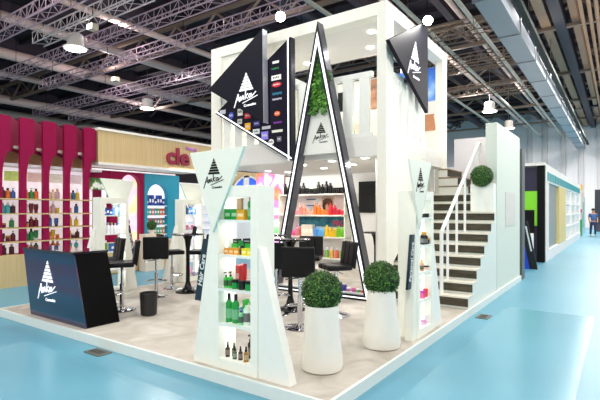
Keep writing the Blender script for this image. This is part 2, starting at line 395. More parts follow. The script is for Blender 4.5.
poster('wall_poster', 'deep blue poster on the upper back wall right of the dark sign', -2.75, -1.54, 4.2, 4.97, BLUEP)
def belly(t, w, h):
    MB().prism([(w*.62,-.004,0),(w*.98,-.004,0),(w*.93,-.004,h*.55),(w*.95,-.004,h*.62),(w*.66,-.004,h*.62),(w*.7,-.004,h*.4)], (0,-.006,0)).build('printed_torso', M((196,134,92), .5, var=.15), t)
poster('wall_poster', 'white poster with a bare midriff below the blue poster', -2.75, -1.54, 3.5, 4.12, M((240,236,232), .4), belly)
poster('wall_poster', 'tan and brown portrait poster seen through the balcony slats', -3.5, -2.95, 4.2, 4.95, ramp_mat('tan_poster', [(.3,(70,50,46)),(.5,(186,130,92)),(.75,(226,196,170))], scale=3, rough=.4))
poster('wall_poster', 'small black screen seen through the balcony slats', -4.35, -3.75, 4.25, 4.75, BLACK)
tag(MB().box(-4.3, -3.3, 6.6, 6.9, ZU-.05, ZU+.75).build('upper_floor_counter', M((225,214,190), .5), bev=.01), 'pale cabinet on the upper floor seen through the slats', 'cabinet')

# wall behind / right of the landing, the tall stair wall
tag(MB().box(XR, -.2, 8.0, 8.1, P, 3.35).build('stair_back_wall', M((244,240,246), .6), smooth=False), 'white wall behind the stair landing', 'wall panel')
t = thing('stair_side_wall', 'tall plain white wall at the right of the stairs', 'wall panel')
MB().box(-.21, 0, 6.16, 8.55, P, 3.33).build('panel', M((214,222,212), .5), t, bev=.004)
MB().box(.0, .012, 6.9, 7.95, 1.32, 2.02).build('mesh_plate', ramp_mat('mesh_plate', [(.4,(196,194,188)),(.6,(226,222,218))], scale=60, rough=.5), t)

# ------------------------------------------------------------------ stairs
t = thing('staircase', 'white staircase with dark riser boards climbing beside the stand', 'stairs', (0,0,0))
XL_ = [XR+.01, XR+.01, -1.62]
RUN, RISE, Y0, NS = .259, .188, 4.17, 10
prof = [(0, Y0, P)]
for i in range(NS): prof += [(0, Y0+i*RUN, P+(i+1)*RISE), (0, Y0+(i+1)*RUN, P+(i+1)*RISE)]
zl = P+NS*RISE
prof[-1] = (0, 7.95, zl); prof += [(0, 7.95, P)]
prof = [p for p in prof]
MB().prism([(-.012, y, z-.012 if z > P else z) for _, y, z in prof], (-1.6, 0, 0)).build('stringer', M((222,230,224), .5), t, smooth=False)
for i in range(NS):
    y, z = Y0+i*RUN, P+i*RISE
    MB().box(XL_[min(i,2)], -.012, y-.014, y+.002, z+.03, z+RISE-.03).build('riser', RISER, t)
    MB().box(XL_[min(i,2)], -.006, y-.03, y+RUN, z+RISE-.03, z+RISE).build('tread', TREAD, t, bev=.004)
for i in range(3):      # upper flight turning left into the stand
    x = -.72-i*.22; z = zl+i*RISE
    MB().box(XR+.0, x, 6.85, 7.9, z, z+RISE-.03).build('upper_step', M((232,232,226), .5), t)
    MB().box(x, x+.012, 6.85, 7.9, z+.02, z+RISE-.03).build('riser', RISER, t)
    MB().box(XR, x+.03, 6.83, 7.9, z+RISE-.03, z+RISE).build('tread', M((150,128,104), .6), t, bev=.004)
# handrail
hr = thing('stair_handrail', 'white tubular handrail running up the stairs', 'handrail', (-.45, 0, 0))
WT = M((240,242,242), .3)
zr = lambda y: 1.34+(y-4.3)*RISE/RUN
MB().tube([(0,4.24,zr(4.24)-.0), (0,6.62,zr(6.62)), (0,6.72,zr(6.62)+.0), (0,6.72,zr(6.62)-.2)], .03, 12).build('top_rail', WT, hr)
MB().tube([(0,4.24,zr(4.24)-.0), (0,4.24,P+RISE)], .03, 12).build('newel_post', WT, hr)
for i, yy in enumerate((4.56, 5.08, 5.6, 6.12, 6.6)):
    st = min(NS, int((yy-Y0)/RUN)+1); MB().cyl((0,yy,P+st*RISE), (0,yy,zr(yy)), .022, n=10).build('baluster', WT, hr)

# ------------------------------------------------------------------ boxwood balls and planters
def leaf_ball(r, n=2600, seed=3):
    rnd = random.Random(seed); mb = MB()
    for i in range(n):
        zz = 1-2*(i+.5)/n; ph = i*2.399963; q = math.sqrt(1-zz*zz)
        d = Vector((q*math.cos(ph), q*math.sin(ph), zz)); d = (d+Vector((rnd.uniform(-.05,.05), rnd.uniform(-.05,.05), rnd.uniform(-.05,.05)))).normalized()
        c = d*r*rnd.uniform(.9, 1.03)
        a = d.orthogonal().normalized(); a.rotate(Matrix.Rotation(rnd.uniform(0, 6.28), 3, d)); b = d.cross(a)
        up = (d*rnd.uniform(.2,1.0)+a).normalized(); s = r*rnd.uniform(.07,.11); w = b*s*.5
        mb.faces([c-up*s*.6, c+w, c+up*s, c-w], [(0,1,2,3)])
    return mb
def core(r): return MB().ball((0,0,0), r*.92, r*.92, r*.92, 20)
def planter(label, loc, rb, rt, h, rball):
    t = thing('potted_boxwood', label, 'potted plant', loc)
    MB().lathe([(rb*.86,0),(rb*.96,.012),(rb,.05),(rb*.985,.14),(rt+(rb-rt)*.45,h*.5),(rt+.004,h*.93),(rt,h),(rt-.02,h),(rt-.03,h-.05)], 40).build('pot', M((240,238,230), .4), t)
    MB().cyl((0,0,h-.06),(0,0,h-.02),rt-.03,n=24).build('soil', M((60,46,36), .9), t)
    return t
LB = leaf_ball(.2).bm; me = bpy.data.meshes.new('boxwood_leaves'); LB.to_mesh(me); LB.free(); me.materials.append(LEAF)
CB = core(.2).bm; mc = bpy.data.meshes.new('boxwood_core'); CB.to_mesh(mc); CB.free(); mc.materials.append(M((20,40,16), .8))
def add_ball(t, z, r):
    for nm, d in (('foliage', me), ('foliage_core', mc)):
        o = bpy.data.objects.new(nm, d); COL.objects.link(o); o.parent = t; o.location = (0,0,z); o.scale = (r/.2,)*3
t = planter('clipped boxwood ball in the tapered white pot nearest the front corner', (-.45, .62, P), .205, .16, .62, .2); add_ball(t, .75, .195)
t = planter('clipped boxwood ball in the tapered white pot beside the right display totem', (-.29, 1.62, P), .215, .155, .64, .2); add_ball(t, .76, .2)
tz = P+8*RISE
t = thing('potted_boxwood', 'clipped boxwood ball in a square white box high on the stairs', 'potted plant', (-.235, 6.07, tz))
MB().box(-.215,.215,-.085,.085,0,.54).build('box_planter', WHITE, t, bev=.008); add_ball(t, .68, .2)
for c_ in t.children:
    if 'foliage' in c_.name: c_.location.y = -.11

# ------------------------------------------------------------------ display totems
def totem(label, loc, rz, blade_txt, lw=.58, bd=0):
    t = thing('display_totem', label, 'display stand', loc, rz)
    TW = M((246,247,236), .45, name='totem_white')
    b = MB(); b.box(-.285,-.215,0,.25,0,1.77); b.box(.2,.285,0,.25,0,1.77); b.box(-.215,.2,0,.25,0,.10); b.box(-.215,.2,0,.25,1.66,1.77)
    b.build('body_frame', TW, t, bev=.003)
    for z in (.44, .78, 1.107, 1.446): MB().box(-.215,.2,.004,.246,z-.022,z).build('shelf', M((236,242,238), .35), t)
    MB().box(-.2135,-.2085,.1,.13,.12,1.64).build('light_strip', M((250,253,255), .5, emit=.9), t)
    MB().box(.1935,.1985,.1,.13,.12,1.64).build('light_strip', M((250,253,255), .5, emit=.9), t)
    v = MB().prism([(-.60,0,2.12),(.135,0,2.13),(-.27,0,1.33)], (0,-.022,0)); vv = v.build('v_sign', M((240,244,232), .35), t, bev=.002)
    e = MB().prism([(.136,-.023,2.129),(.143,-.023,2.125),(-.263,-.023,1.322),(-.27,-.023,1.33)], (0,.024,0)).build('glass_edge', M((190,222,218), .2), t)
    anka_logo(vv, (-.25, -.0225, 1.89), (1,0,0), (0,0,1), .155, BLACKM, .004)
    MB().prism([(-.287,0.01,0),(-lw,0.01,0),(-.30,0.01,1.6),(-.287,0.01,1.6)], (0,.1,0)).build('slanted_leg', TW, t, bev=.002)
    MB().prism([(.287,0.01,0),(.65,0.01,0),(.31,0.01,1.19),(.287,0.01,1.19)], (0,.1,0)).build('slanted_leg', M((242,243,236), .4), t, bev=.002)
    bl = MB().prism([(-.57+bd,.02,.62),(-.475+bd,.02,.62),(-.362+bd,.02,1.25),(-.452+bd,.02,1.25)], (0,.03,0)).build('name_blade', M((26,48,60), .4), t)
    d = Vector((.115,0,.63)).normalized(); q = d.cross(Vector((0,-1,0))) * -1
    text('lettering', blade_txt, .085, M((235,240,240), .5), bl, (-.465+bd,.018,.935), d, Vector((0,-1,0)).cross(d), .003, .0012, .95)
    text('lettering', blade_txt, .085, M((235,240,240), .5), bl, (-.465+bd,.052,.935), d, Vector((0,1,0)).cross(d), .003, .0012, .95)
    li = bpy.data.lights.new('shelf_light', 'POINT'); li.energy = .6; li.shadow_soft_size = .03; 
    for z in (.35, .69, 1.02, 1.36, 1.6):
        lo = bpy.data.objects.new('shelf_light', li); COL.objects.link(lo); lo.parent = t; lo.location = (-.12,.2,z)
    return t
TF = (-1.07, .05, P)
totem('white display totem with a V shaped sign standing at the front edge', TF, 0, 'Hair Care')
TR = (-.05, 2.40, P)
totem('white display totem with a V shaped sign beside the stairs', TR, R(90), 'Personal Care', .42, .035)
T3 = (-5.93, 1.77, P)
totem('white display totem with a V shaped sign behind the black counter', T3, R(-90), 'Skin Care')
T2 = (-5.93, 3.64, P)
totem('white display totem with a V shaped sign behind the small round bar table', T2, R(-90), 'Hair Care')

# ------------------------------------------------------------------ products
CN = [('black',(20,20,22)),('white',(240,240,242)),('pale grey',(200,200,208)),('red',(206,40,55)),('pink',(236,140,170)),('magenta',(200,50,120)),('orange',(232,130,55)),('peach',(236,196,170)),('brown',(110,60,40)),('golden',(216,165,50)),('yellow',(232,210,60)),('green',(60,165,75)),('lime green',(130,195,50)),('dark green',(40,90,50)),('teal',(60,160,160)),('light blue',(130,190,228)),('blue',(45,105,190)),('dark blue',(30,55,130)),('violet',(120,60,180)),('plum',(110,40,60)),('beige',(226,212,196)),('olive',(150,160,100)),('dark violet',(60,50,75))]
def cname(c): return min(CN, key=lambda q: sum((a-b)**2 for a, b in zip(q[1], c)))[0]
def prod(kind, label, group, loc, w, h, body, cap=None, d=None, rz=0, cat=None, parts=False):
    """one small product; parts -> body and cap are children"""
    d = d or w
    cap = cap or body
    rough = .3
    bm_, cm_ = M(body, rough), M(cap, .35)
    A, B = MB(), MB(); r = w/2
    if kind == 'box':
        A.box(-w/2,w/2,-d/2,d/2,0,h); B.box(-w*.36,w*.36,-d/2-.0015,-d/2,h*.3,h*.62)
    elif kind == 'jar':
        A.lathe([(r*.94,0),(r,.004),(r,h*.66),(r*.9,h*.68)], 16); B.lathe([(r*1.02,h*.68),(r*1.02,h*.98),(r*.97,h)], 16)
    elif kind == 'pump':
        A.lathe([(r*.95,0),(r,.006),(r,h*.62),(r*.5,h*.7),(r*.4,h*.72)], 16); B.lathe([(r*.46,h*.7),(r*.46,h*.8),(r*.14,h*.81),(r*.14,h*.95)], 12); B.box(-r*.25,r*.25,-r*1.1,r*.3,h*.94,h)
    elif kind == 'dropper':
        A.lathe([(r*.95,0),(r,.004),(r,h*.55),(r*.45,h*.64),(r*.42,h*.66)], 14); B.lathe([(r*.5,h*.65),(r*.5,h*.78),(r*.32,h*.8),(r*.34,h*.95),(r*.15,h)], 12)
    elif kind == 'trigger':
        A.lathe([(r*.95,0),(r,.006),(r*.98,h*.6),(r*.4,h*.74),(r*.36,h*.8)], 16); B.lathe([(r*.42,h*.78),(r*.42,h*.86)], 12); B.box(-r*.35,r*.35,-r*1.4,r*.7,h*.86,h); B.box(-r*.12,r*.12,-r*1.1,-r*.85,h*.7,h*.87)
    elif kind == 'tube':
        A.lathe([(r*.6,h*.2),(r*.75,h*.21),(r,h*.5),(r,h)], 14, sq=(1,.55)); B.lathe([(r*.72,0),(r*.72,h*.2)], 14, sq=(1,.7))
    else:   # bottle
        A.lathe([(r*.94,0),(r,.005),(r,h*.68),(r*.55,h*.78),(r*.42,h*.79)], 14); B.lathe([(r*.5,h*.78),(r*.5,h*.97),(r*.45,h)], 12)
    names = {'box': ('carton', 'carton'), 'jar': ('cosmetic_jar', 'jar'), 'pump': ('pump_bottle', 'bottle'), 'dropper': ('dropper_bottle', 'bottle'), 'trigger': ('spray_bottle', 'bottle'), 'tube': ('cosmetic_tube', 'tube'), 'bottle': ('product_bottle', 'bottle')}
    nm, ct = names[kind]
    if parts:
        t = thing(nm, label, ct, loc, rz, group)
        A.build('body' if kind != 'box' else 'box_body', bm_, t); B.build({'box': 'printed_label', 'jar': 'lid'}.get(kind, 'cap'), cm_ if kind != 'box' else M(tuple(min(255, int(c*.4+150)) for c in body), .4), t)
        if kind in ('bottle', 'pump', 'trigger', 'dropper'):
            MB().lathe([(r*1.015,h*.14),(r*1.015,h*.48)], 16).build('paper_label', M(tuple(min(255, int(c*.35+30)) if sum(body) > 300 else min(255, int(c*.5+110)) for c in body), .5), t)
        return t
    na = len(A.bm.faces)
    tmp = bpy.data.meshes.new('tmp'); B.bm.to_mesh(tmp); A.bm.from_mesh(tmp); B.bm.free(); bpy.data.meshes.remove(tmp)
    o = A.build(nm, [bm_, cm_])
    for p in o.data.polygons:
        if p.index >= na: p.material_index = 1
    o.location = loc; o.rotation_euler = (0,0,rz)
    return tag(o, label, ct, group)
ORD = ['first', 'second', 'third', 'fourth', 'fifth', 'sixth', 'seventh', 'eighth', 'ninth', 'tenth', 'eleventh', 'twelfth', 'thirteenth', 'fourteenth', 'fifteenth', 'sixteenth']
def local(T, rz, x, y, z):
    c, s = math.cos(rz), math.sin(rz); return (T[0]+c*x-s*y, T[1]+s*x+c*y, T[2]+z)
G1 = (20, 150, 62); G2 = (60, 190, 70); GOLD = (214, 160, 40); YEL = (226, 214, 40); BK = (16, 16, 18); RD = (206, 40, 48); AMB = (58, 26, 10); DK = (24, 22, 22)
ft = [ # shelf height, list of (kind, x, y, w, h, body, cap, dz, words)
 (1.446, 'top shelf', [('box',-.165,.12,.085,.105,G1,None,0,'green'),('box',-.077,.12,.085,.105,G1,None,0,'green'),('box',.02,.11,.1,.1,GOLD,None,0,'gold and green'),('bottle',.115,.11,.07,.24,G1,RD,0,'tall green bottle with red cap'),('tube',.165,.17,.05,.2,G2,YEL,0,'green')]),
 (1.107, 'second shelf', [('box',-.175,.1,.06,.062,(216,150,60),None,0,'orange'),('box',-.11,.1,.06,.062,(222,150,40),None,0,'orange'),('box',-.045,.1,.06,.062,(226,160,50),None,0,'orange'),('jar',.005,.1,.035,.09,(40,40,90),BK,0,'dark blue'),('box',.06,.1,.065,.066,YEL,None,0,'yellow'),('box',.13,.1,.065,.066,YEL,None,0,'yellow'),('box',-.14,.19,.08,.1,G2,None,0,'light green'),('box',-.05,.19,.08,.13,G1,None,0,'green'),('box',.04,.19,.08,.11,G2,None,0,'light green'),('box',.13,.19,.07,.17,G2,None,0,'tall light green'),]),
 (.78, 'third shelf', [('pump',-.175,.07,.05,.15,G2,DK,0,'green'),('pump',-.115,.07,.05,.16,G2,DK,0,'green'),('box',-.12,.2,.055,.21,(206,60,60),None,0,'red'),('tube',-.05,.2,.055,.23,RD,RD,0,'red'),('jar',-.05,.07,.075,.09,G1,BK,0,'green'),('jar',.035,.07,.075,.085,DK,BK,0,'black'),('jar',.12,.07,.07,.09,G1,BK,0,'green'),('bottle',.08,.19,.06,.21,(225,235,228),G1,0,'white bottle with green cap'),('tube',.16,.18,.06,.2,(40,150,80),DK,0,'dark green')]),
 (.44, 'fourth shelf', [('bottle',-.165,.1,.07,.28,G1,DK,0,'tall green'),('bottle',-.075,.1,.07,.28,G1,DK,0,'tall green'),('bottle',-.015,.16,.06,.22,(40,180,90),G1,0,'bright green'),('pump',.02,.07,.05,.17,(130,210,150),(30,70,170),0,'mint'),('trigger',.075,.09,.065,.25,(222,238,226),G2,0,'clear spray bottle with green trigger'),('trigger',.15,.1,.065,.24,(225,235,230),G2,0,'clear spray bottle with green trigger')]),
 (.10, 'bottom shelf', [('dropper',-.165,.08,.045,.15,AMB,BK,0,'amber'),('dropper',-.125,.13,.045,.13,AMB,BK,0,'amber'),('dropper',-.06,.07,.045,.12,(70,90,60),BK,0,'greenish amber'),('dropper',.005,.08,.045,.13,AMB,BK,0,'amber'),('pump',.05,.17,.05,.23,AMB,BK,0,'tall amber'),('dropper',.085,.07,.05,.145,(150,110,30),BK,0,'golden amber'),('dropper',.15,.12,.045,.12,AMB,BK,0,'amber')]),
]
nouns = {'box': 'carton', 'jar': 'jar', 'pump': 'pump bottle', 'dropper': 'dropper bottle', 'trigger': '', 'tube': 'tube', 'bottle': 'bottle'}
for z, sh, items in ft:
    for i, (k, x, y, w, h, b, c, dz, words) in enumerate(items):
        n = '' if 'bottle' in words else nouns[k]
        row = 'front row' if y < .15 else 'back row'
        cnt = [q for q in items if (q[2] < .15) == (y < .15)]; j = sorted(q[1] for q in cnt).index(x)
        prod(k, (f'{words} {n}'.strip()+f', {ORD[j]} from left, {row}, {sh}, front totem'), 'products on the front totem', local(TF, 0, x, y, z), w, h, b, c, rz=0, parts=True)
for x, y, z, b, w, lb in ((-.1, .19, 1.107+.1, (20,30,24), .06, 'small black carton lying on the light green carton, second shelf of the front totem'), (.03, .19, 1.107+.11, BK, .1, 'black carton lying on green cartons, second shelf of the front totem')):
    prod('box', lb, 'products on the front totem', local(TF, 0, x if w > .08 else -.14, y, z), w, .045, b, parts=True)
# right totem: a few small things
for z, sh, items in ((1.446,'top shelf',[('tube',-.1,.05,.16,(232,196,160),(210,150,90)),('jar',.05,.09,.05,DK,BK)]), (1.107,'second shelf',[('bottle',-.05,.06,.16,DK,GOLD),('bottle',.04,.07,.15,DK,GOLD),('jar',.12,.06,.08,DK,GOLD)]), (.78,'third shelf',[('bottle',-.08,.05,.14,(214,170,130),GOLD),('jar',.08,.07,.05,(230,200,180),DK)]), (.44,'fourth shelf',[('jar',-.05,.06,.09,(230,90,150),(190,60,180)),('jar',.05,.06,.1,(240,80,60),(230,40,40))]), (.10,'bottom shelf',[('jar',-.02,.07,.06,(236,190,220),(220,150,200)),('tube',.08,.05,.1,(240,220,235),(230,160,200))])):
    for i, (k, x, w, h, b, c) in enumerate(items):
        prod(k, f'small {cname(b)} {nouns[k]}, {ORD[i]} from left, {sh}, totem beside the stairs', 'products on the right totem', local(TR, R(90), x+.07, .05, z), w, h, b, c, rz=R(90), parts=True)
def fill(T, rz, name, rows, group):
    for z, sh, cols in rows:
        n = len(cols)
        for i, (k, w, h, b, c) in enumerate(cols):
            x = .15-(i+.5)*.33/n*1.0   # left to right as seen from the inside of the stand
            x = .17-(i+.5)*.36/n
            prod(k, f'{cname(b)} {nouns[k] or "bottle"}, {ORD[i]} from left, {sh}, {name}', group, local(T, rz, x, .13, z), w, h, b, c, rz=rz+PI)
BL = (40, 110, 200); LBL = (130, 190, 230); WH = (240, 240, 244); PK = (236, 130, 170); TL = (40, 140, 150)
fill(T3, R(-90), 'totem behind the black counter', [
 (1.446,'top shelf',[('box',.06,.1,BL,WH),('box',.05,.14,(30,60,140),WH),('box',.06,.1,BL,WH),('bottle',.05,.18,LBL,WH),('bottle',.05,.18,WH,LBL),('bottle',.05,.17,LBL,BL)]),
 (1.107,'second shelf',[('bottle',.06,.2,WH,LBL),('bottle',.06,.2,WH,LBL),('bottle',.06,.2,WH,GOLD),('bottle',.06,.19,WH,LBL),('bottle',.06,.2,WH,LBL)]),
 (.78,'third shelf',[('bottle',.06,.2,(90,160,60),WH),('box',.08,.14,BL,WH),('bottle',.06,.2,WH,BL)])], 'products on the totem behind the counter')
fill(T2, R(-90), 'totem behind the round bar table', [
 (1.446,'top shelf',[('bottle',.06,.22,TL,PK),('bottle',.06,.2,(60,80,150),PK),('box',.06,.14,LBL,WH),('box',.06,.16,BL,WH),('box',.06,.15,LBL,WH),('bottle',.05,.18,BL,WH)]),
 (1.107,'second shelf',[('bottle',.07,.24,TL,WH),('jar',.07,.1,PK,(220,70,120)),('jar',.06,.08,(200,200,210),WH),('jar',.06,.1,PK,(220,70,120)),('jar',.06,.08,(180,190,220),BL)]),
 (.78,'third shelf',[('jar',.08,.1,(220,70,130),PK),('jar',.08,.11,(230,90,150),PK),('bottle',.05,.2,WH,LBL),('bottle',.05,.2,WH,BL)]),
 (.44,'fourth shelf',[('box',.1,.18,(170,110,60),WH),('bottle',.05,.18,WH,PK),('bottle',.05,.18,WH,LBL)]),
 (.10,'bottom shelf',[('bottle',.07,.24,PK,(220,60,120)),('bottle',.07,.22,(240,150,190),PK),('jar',.07,.1,(160,130,210),WH)])], 'products on the totem behind the bar table')

# product shelving on the ground floor back wall
t = thing('wall_shelving', 'white wall shelving with posters on the ground floor back wall', 'shelf', (0,0,0))
SX0, SX1 = -6.0, -3.85
sz = [2.08, 1.52, .94, .39]
for z in sz: MB().box(SX0, SX1, 7.08, 7.41, z-.035, z).build('shelf_board', M((240,238,226), .45), t, bev=.003)
MB().box(SX0, SX0+.03, 7.08, 7.41, P, 2.1).build('side_panel', CREAM, t); MB().box(SX1-.03, SX1, 7.08, 7.41, P, 2.1).build('side_panel', CREAM, t)
MB().box(SX0, SX1, 7.08, 7.41, P, P+.06).build('plinth', CREAM, t)
pm = [('poster_panel', -5.25, -4.85, (236,240,240)), ('poster_panel', -4.75, -4.35, (226,196,170)), ('poster_panel', -4.3, -3.9, (240,225,220))]
for nm, a, b, c in pm: MB().box(a, b, 7.395, 7.405, 1.53, 2.0).build(nm, M(c, .4, var=.08), t)
MB().lathe([(.01,-.2),(.09,-.19),(.11,-.05),(.1,.08),(.06,.14),(.01,.15)], 16, (-4.56,7.388,1.82), (1.5,.12)).build('printed_hair', M((84,50,34), .5), t)
MB().lathe([(.01,-.12),(.06,-.06),(.06,.06),(.01,.1)], 14, (-4.56,7.376,1.72), (1,.1)).build('printed_face', M((220,170,140), .5), t)
MB().box(-4.05,-3.98,7.385,7.395,1.62,1.95).build('printed_figure', M((40,60,150), .5), t)
TB = ramp_mat('teal_banner', [(.35,(24,92,116)),(.6,(60,140,160)),(.8,(120,186,196))], scale=5, rough=.5)
MB().box(-5.5, -3.9, 7.395, 7.405, 1.2, 1.46).build('banner', TB, t)
text('lettering', 'PRO', .2, M((214,60,110), .5), t, (-4.2,7.39,1.29), (1,0,0), (0,0,1), .006, .006)
for x0, w in ((-5.25,.3),): 
    MB().box(x0, x0+w, 7.388, 7.394, 1.93, 1.96).build('printed_line', M((70,80,130), .5), t); MB().box(x0+.02, x0+w, 7.388, 7.394, 1.76, 1.79).build('printed_line', M((80,120,190), .5), t)
def shelf_run(z, sh, spec, group, y=7.2):
    for i, (k, x, w, h, b, c) in enumerate(spec):
        h *= 1.2; w *= 1.15
        prod(k, f'{cname(b)} {nouns[k]}, {ORD[i]} from left, {sh} of the back wall shelving', group, (x, y, z), w, h, b, c)
def run(x0, x1, n, gen):
    out = []
    for i in range(n): out.append((lambda k, w, h, b, c: (k, x0+(x1-x0)*(i+.5)/n, w, h, b, c))(*gen(i)))
    return out
hs = [.26,.2,.12,.12,.2,.27,.14,.12,.13,.28,.22,.28,.24,.13,.13,.13]
shelf_run(2.08, 'top shelf', run(-5.9,-3.92,16, lambda i: ('bottle' if hs[i] > .18 else 'jar', .1, hs[i], DK, (30,70,36) if i in (8,9) else BK)), 'black products on the back wall shelving')
cl2 = [(236,140,160)]*4+[(240,160,140)]*4+[(236,130,50)]*4+[(222,50,70)]*4
h2 = [.26,.22,.12,.1]*4
shelf_run(1.52, 'second shelf', run(-5.85,-3.92,16, lambda i: ('bottle' if h2[i] > .18 else 'jar', .1, h2[i], cl2[i], tuple(min(255, c+14) for c in cl2[i]))), 'coloured products on the back wall shelving')
cl3 = [(230,90,150)]*3+[(240,150,180),(230,120,90),(236,224,206),(236,224,206),(236,224,206),(90,150,220),(90,170,230),(110,180,236),(240,200,50),(240,190,40),(236,200,60),(130,200,50),(120,196,40)]
h3 = [.26,.14,.12,.24,.2,.26,.26,.26,.22,.2,.18,.26,.2,.2,.24,.22]
shelf_run(.94, 'third shelf', run(-5.85,-3.92,16, lambda i: ('box' if i in (5,6,7) else ('bottle' if h3[i] > .18 else 'jar'), .11, h3[i], cl3[i], tuple(min(255, c+20) for c in cl3[i]))), 'coloured products on the back wall shelving')
cl4 = [(230,120,160),(120,200,160),(240,170,70),(220,90,140),(90,190,120),(240,150,60),(120,200,200),(226,110,150),(120,190,90),(240,180,70),(230,110,80),(140,200,60)]
shelf_run(.39, 'lowest shelf', run(-5.8,-3.92,12, lambda i: ('bottle', .1, .22, cl4[i], WH)), 'coloured products on the back wall shelving')
tv = thing('wall_screen', 'black wall mounted screen on the back wall right of the shelves', 'screen', (-3.1, YB-.045, 1.98))
MB().box(-.5,.5,-.05,0,-.4,.4).build('screen_housing', BLACK, tv, bev=.006); MB().box(-.48,.48,-.052,-.05,-.38,.38).build('display', M((6,6,8), .15), tv)

# ------------------------------------------------------------------ A shaped light frame
AX, AY0, AY1, AZ = -2.56, 3.80, 3.99, 5.07
t = thing('a_frame', 'tall steel A shaped frame outlined with white light strips', 'display frame', (AX, AY0, P))
HB = 1.08; HT = AZ-P
def tri(hb, h0, ht, y): return [(-hb, y, h0), (hb, y, h0), (0, y, ht)]
sl = HT/HB
def inset(d, y, base=.1):   # triangle inset by horizontal leg width d
    ht = HT-d*sl; return [(-(ht-base)/sl, y, base), ((ht-base)/sl, y, base), (0, y, ht)]
dpt = AY1-AY0
o, inn = tri(HB, 0, HT, 0), inset(.125, 0, .09)
MB().ring(o, inn, (0,dpt,0)).build('steel_frame', M((96,96,106), .28, metal=.8), t, smooth=False)
a1, a2 = inset(.0, -.006, 0), inset(.125, -.006, .09)
MB().ring(a1, a2, (0,.006,0)).build('front_trim', M((30,30,36), .3, metal=.5), t, smooth=False)
b1, b2 = inset(.042, -.012, .035), inset(.088, -.012, .058)
MB().ring(b1, b2, (0,.006,0)).build('light_strip', M((245,248,255), .5, emit=.9), t, smooth=False)
zb = 2.68-P; hw = (HT-zb)/sl-.13
MB().prism([(-hw,.12,zb),(hw,.12,zb),(0,.12,HT-.72)], (0,.03,0)).build('infill_panel', M((244,246,240), .5), t)
pn = [c for c in t.children if c.name.startswith('infill')][0]
anka_logo(pn, (.0, .118, 2.98-P+.08), (1,0,0), (0,0,1), .2, BLACKM, .005)
MB().box(-HB+.12,HB-.12,.03,dpt-.03,.09,.11).build('base_tray', M((230,232,232), .4), t)
iv = thing('hanging_ivy', 'green trailing ivy hanging inside the top of the A shaped frame', 'plant', (AX, AY0+.05, 3.38))
rnd = random.Random(5); lv = MB(); stm = MB()
for s_ in range(17):
    x = rnd.uniform(-.17,.2); zt = 1.15-abs(x)*2.2; zl_ = rnd.uniform(0,.25)
    pts = []; z = zt
    while z > zl_:
        pts.append(Vector((x+rnd.uniform(-.012,.012), rnd.uniform(-.03,.04), z))); z -= .06
    if len(pts) < 2: continue
    stm.tube(pts, .004, 5)
    for p in pts:
        for _ in range(5):
            a = rnd.uniform(0,6.28); d = Vector((math.cos(a), math.sin(a)*.6-.3, -.6)).normalized(); w = d.cross(Vector((0,1,.2))).normalized()*.022; q = p+Vector((rnd.uniform(-.03,.03), 0, rnd.uniform(-.03,.03)))
            lv.faces([q, q+d*.025+w, q+d*.06, q+d*.025-w], [(0,1,2,3)])
lv.build('foliage', IVY, iv); stm.build('stem', M((60,90,40), .7), iv)
for i, (dx, k, w, h, b, c) in enumerate(((.35,'box',.1,.14,(120,60,180),None),(.46,'box',.08,.1,(70,60,170),None),(.56,'jar',.08,.06,(200,120,190),WH),(.66,'jar',.08,.07,(210,90,160),PK),(.75,'jar',.08,.06,(90,170,80),WH),(.84,'jar',.08,.06,(230,90,80),WH),(.25,'box',.09,.09,(60,150,190),None))):
    prod(k, f'small {["purple carton","dark violet carton","lilac jar","pink jar","green jar","red jar","blue carton"][i]} on the base of the A shaped frame', 'products at the foot of the A frame', (AX+dx, AY0+.15, P+.11), w, h, b, c)

# ------------------------------------------------------------------ hanging triangle signs
t = thing('logo_wall_sign', 'large dark triangle sign covered with small coloured brand logos', 'sign', (0, 0, 0))
Y2 = 3.93
T2p = [(-3.28,Y2,4.98),(-5.29,Y2,3.745),(-3.26,Y2,2.60)]
MB().prism(T2p, (0,.1,0)).build('sign_board', M((16,13,34), .5, spec=.2), t, smooth=False)
def off(pts, d):
    c = sum((Vector(p) for p in pts), Vector())/3; return [tuple(Vector(p)+(c-Vector(p)).normalized()*d) for p in pts]
fr = MB()
A_, B_, C_ = [Vector(p)+Vector((0,-.006,0)) for p in T2p]
def strip(mb, p, q, w, inset_, th=.008):
    d = (q-p).normalized(); n = d.cross(Vector((0,1,0))); c = (A_+B_+C_)/3
    if n.dot(c-p) < 0: n = -n
    mb.prism([p+n*inset_, q+n*inset_, q+n*(inset_+w), p+n*(inset_+w)], (0,th,0))
e1 = MB(); strip(e1, B_, C_, .03, .03); strip(e1, C_, A_, .03, .03); e1.build('light_strip', M((246,246,255), .5, emit=1.1), t, smooth=False)
e2 = MB(); e2.prism([(-3.279,Y2+.005,4.98),(-3.259,Y2+.005,2.60),(-3.24,Y2+.005,2.60),(-3.26,Y2+.005,4.98)], (0,.14,0)); e2.build('edge_trim', M((50,52,60), .3, metal=.7), t, smooth=False)
logos = [(-3.64,4.36,.2,.09,(232,232,226)),(-3.64,4.08,.17,.04,(40,120,60)),(-3.64,3.86,.2,.11,(236,236,230)),(-3.64,3.6,.19,.13,(206,36,52)),(-3.64,3.35,.19,.05,(40,110,140)),(-3.64,3.14,.17,.03,(180,180,190)),(-3.64,4.55,.15,.04,(130,110,120)),
 (-3.6,2.86,.15,.03,(120,40,150))]
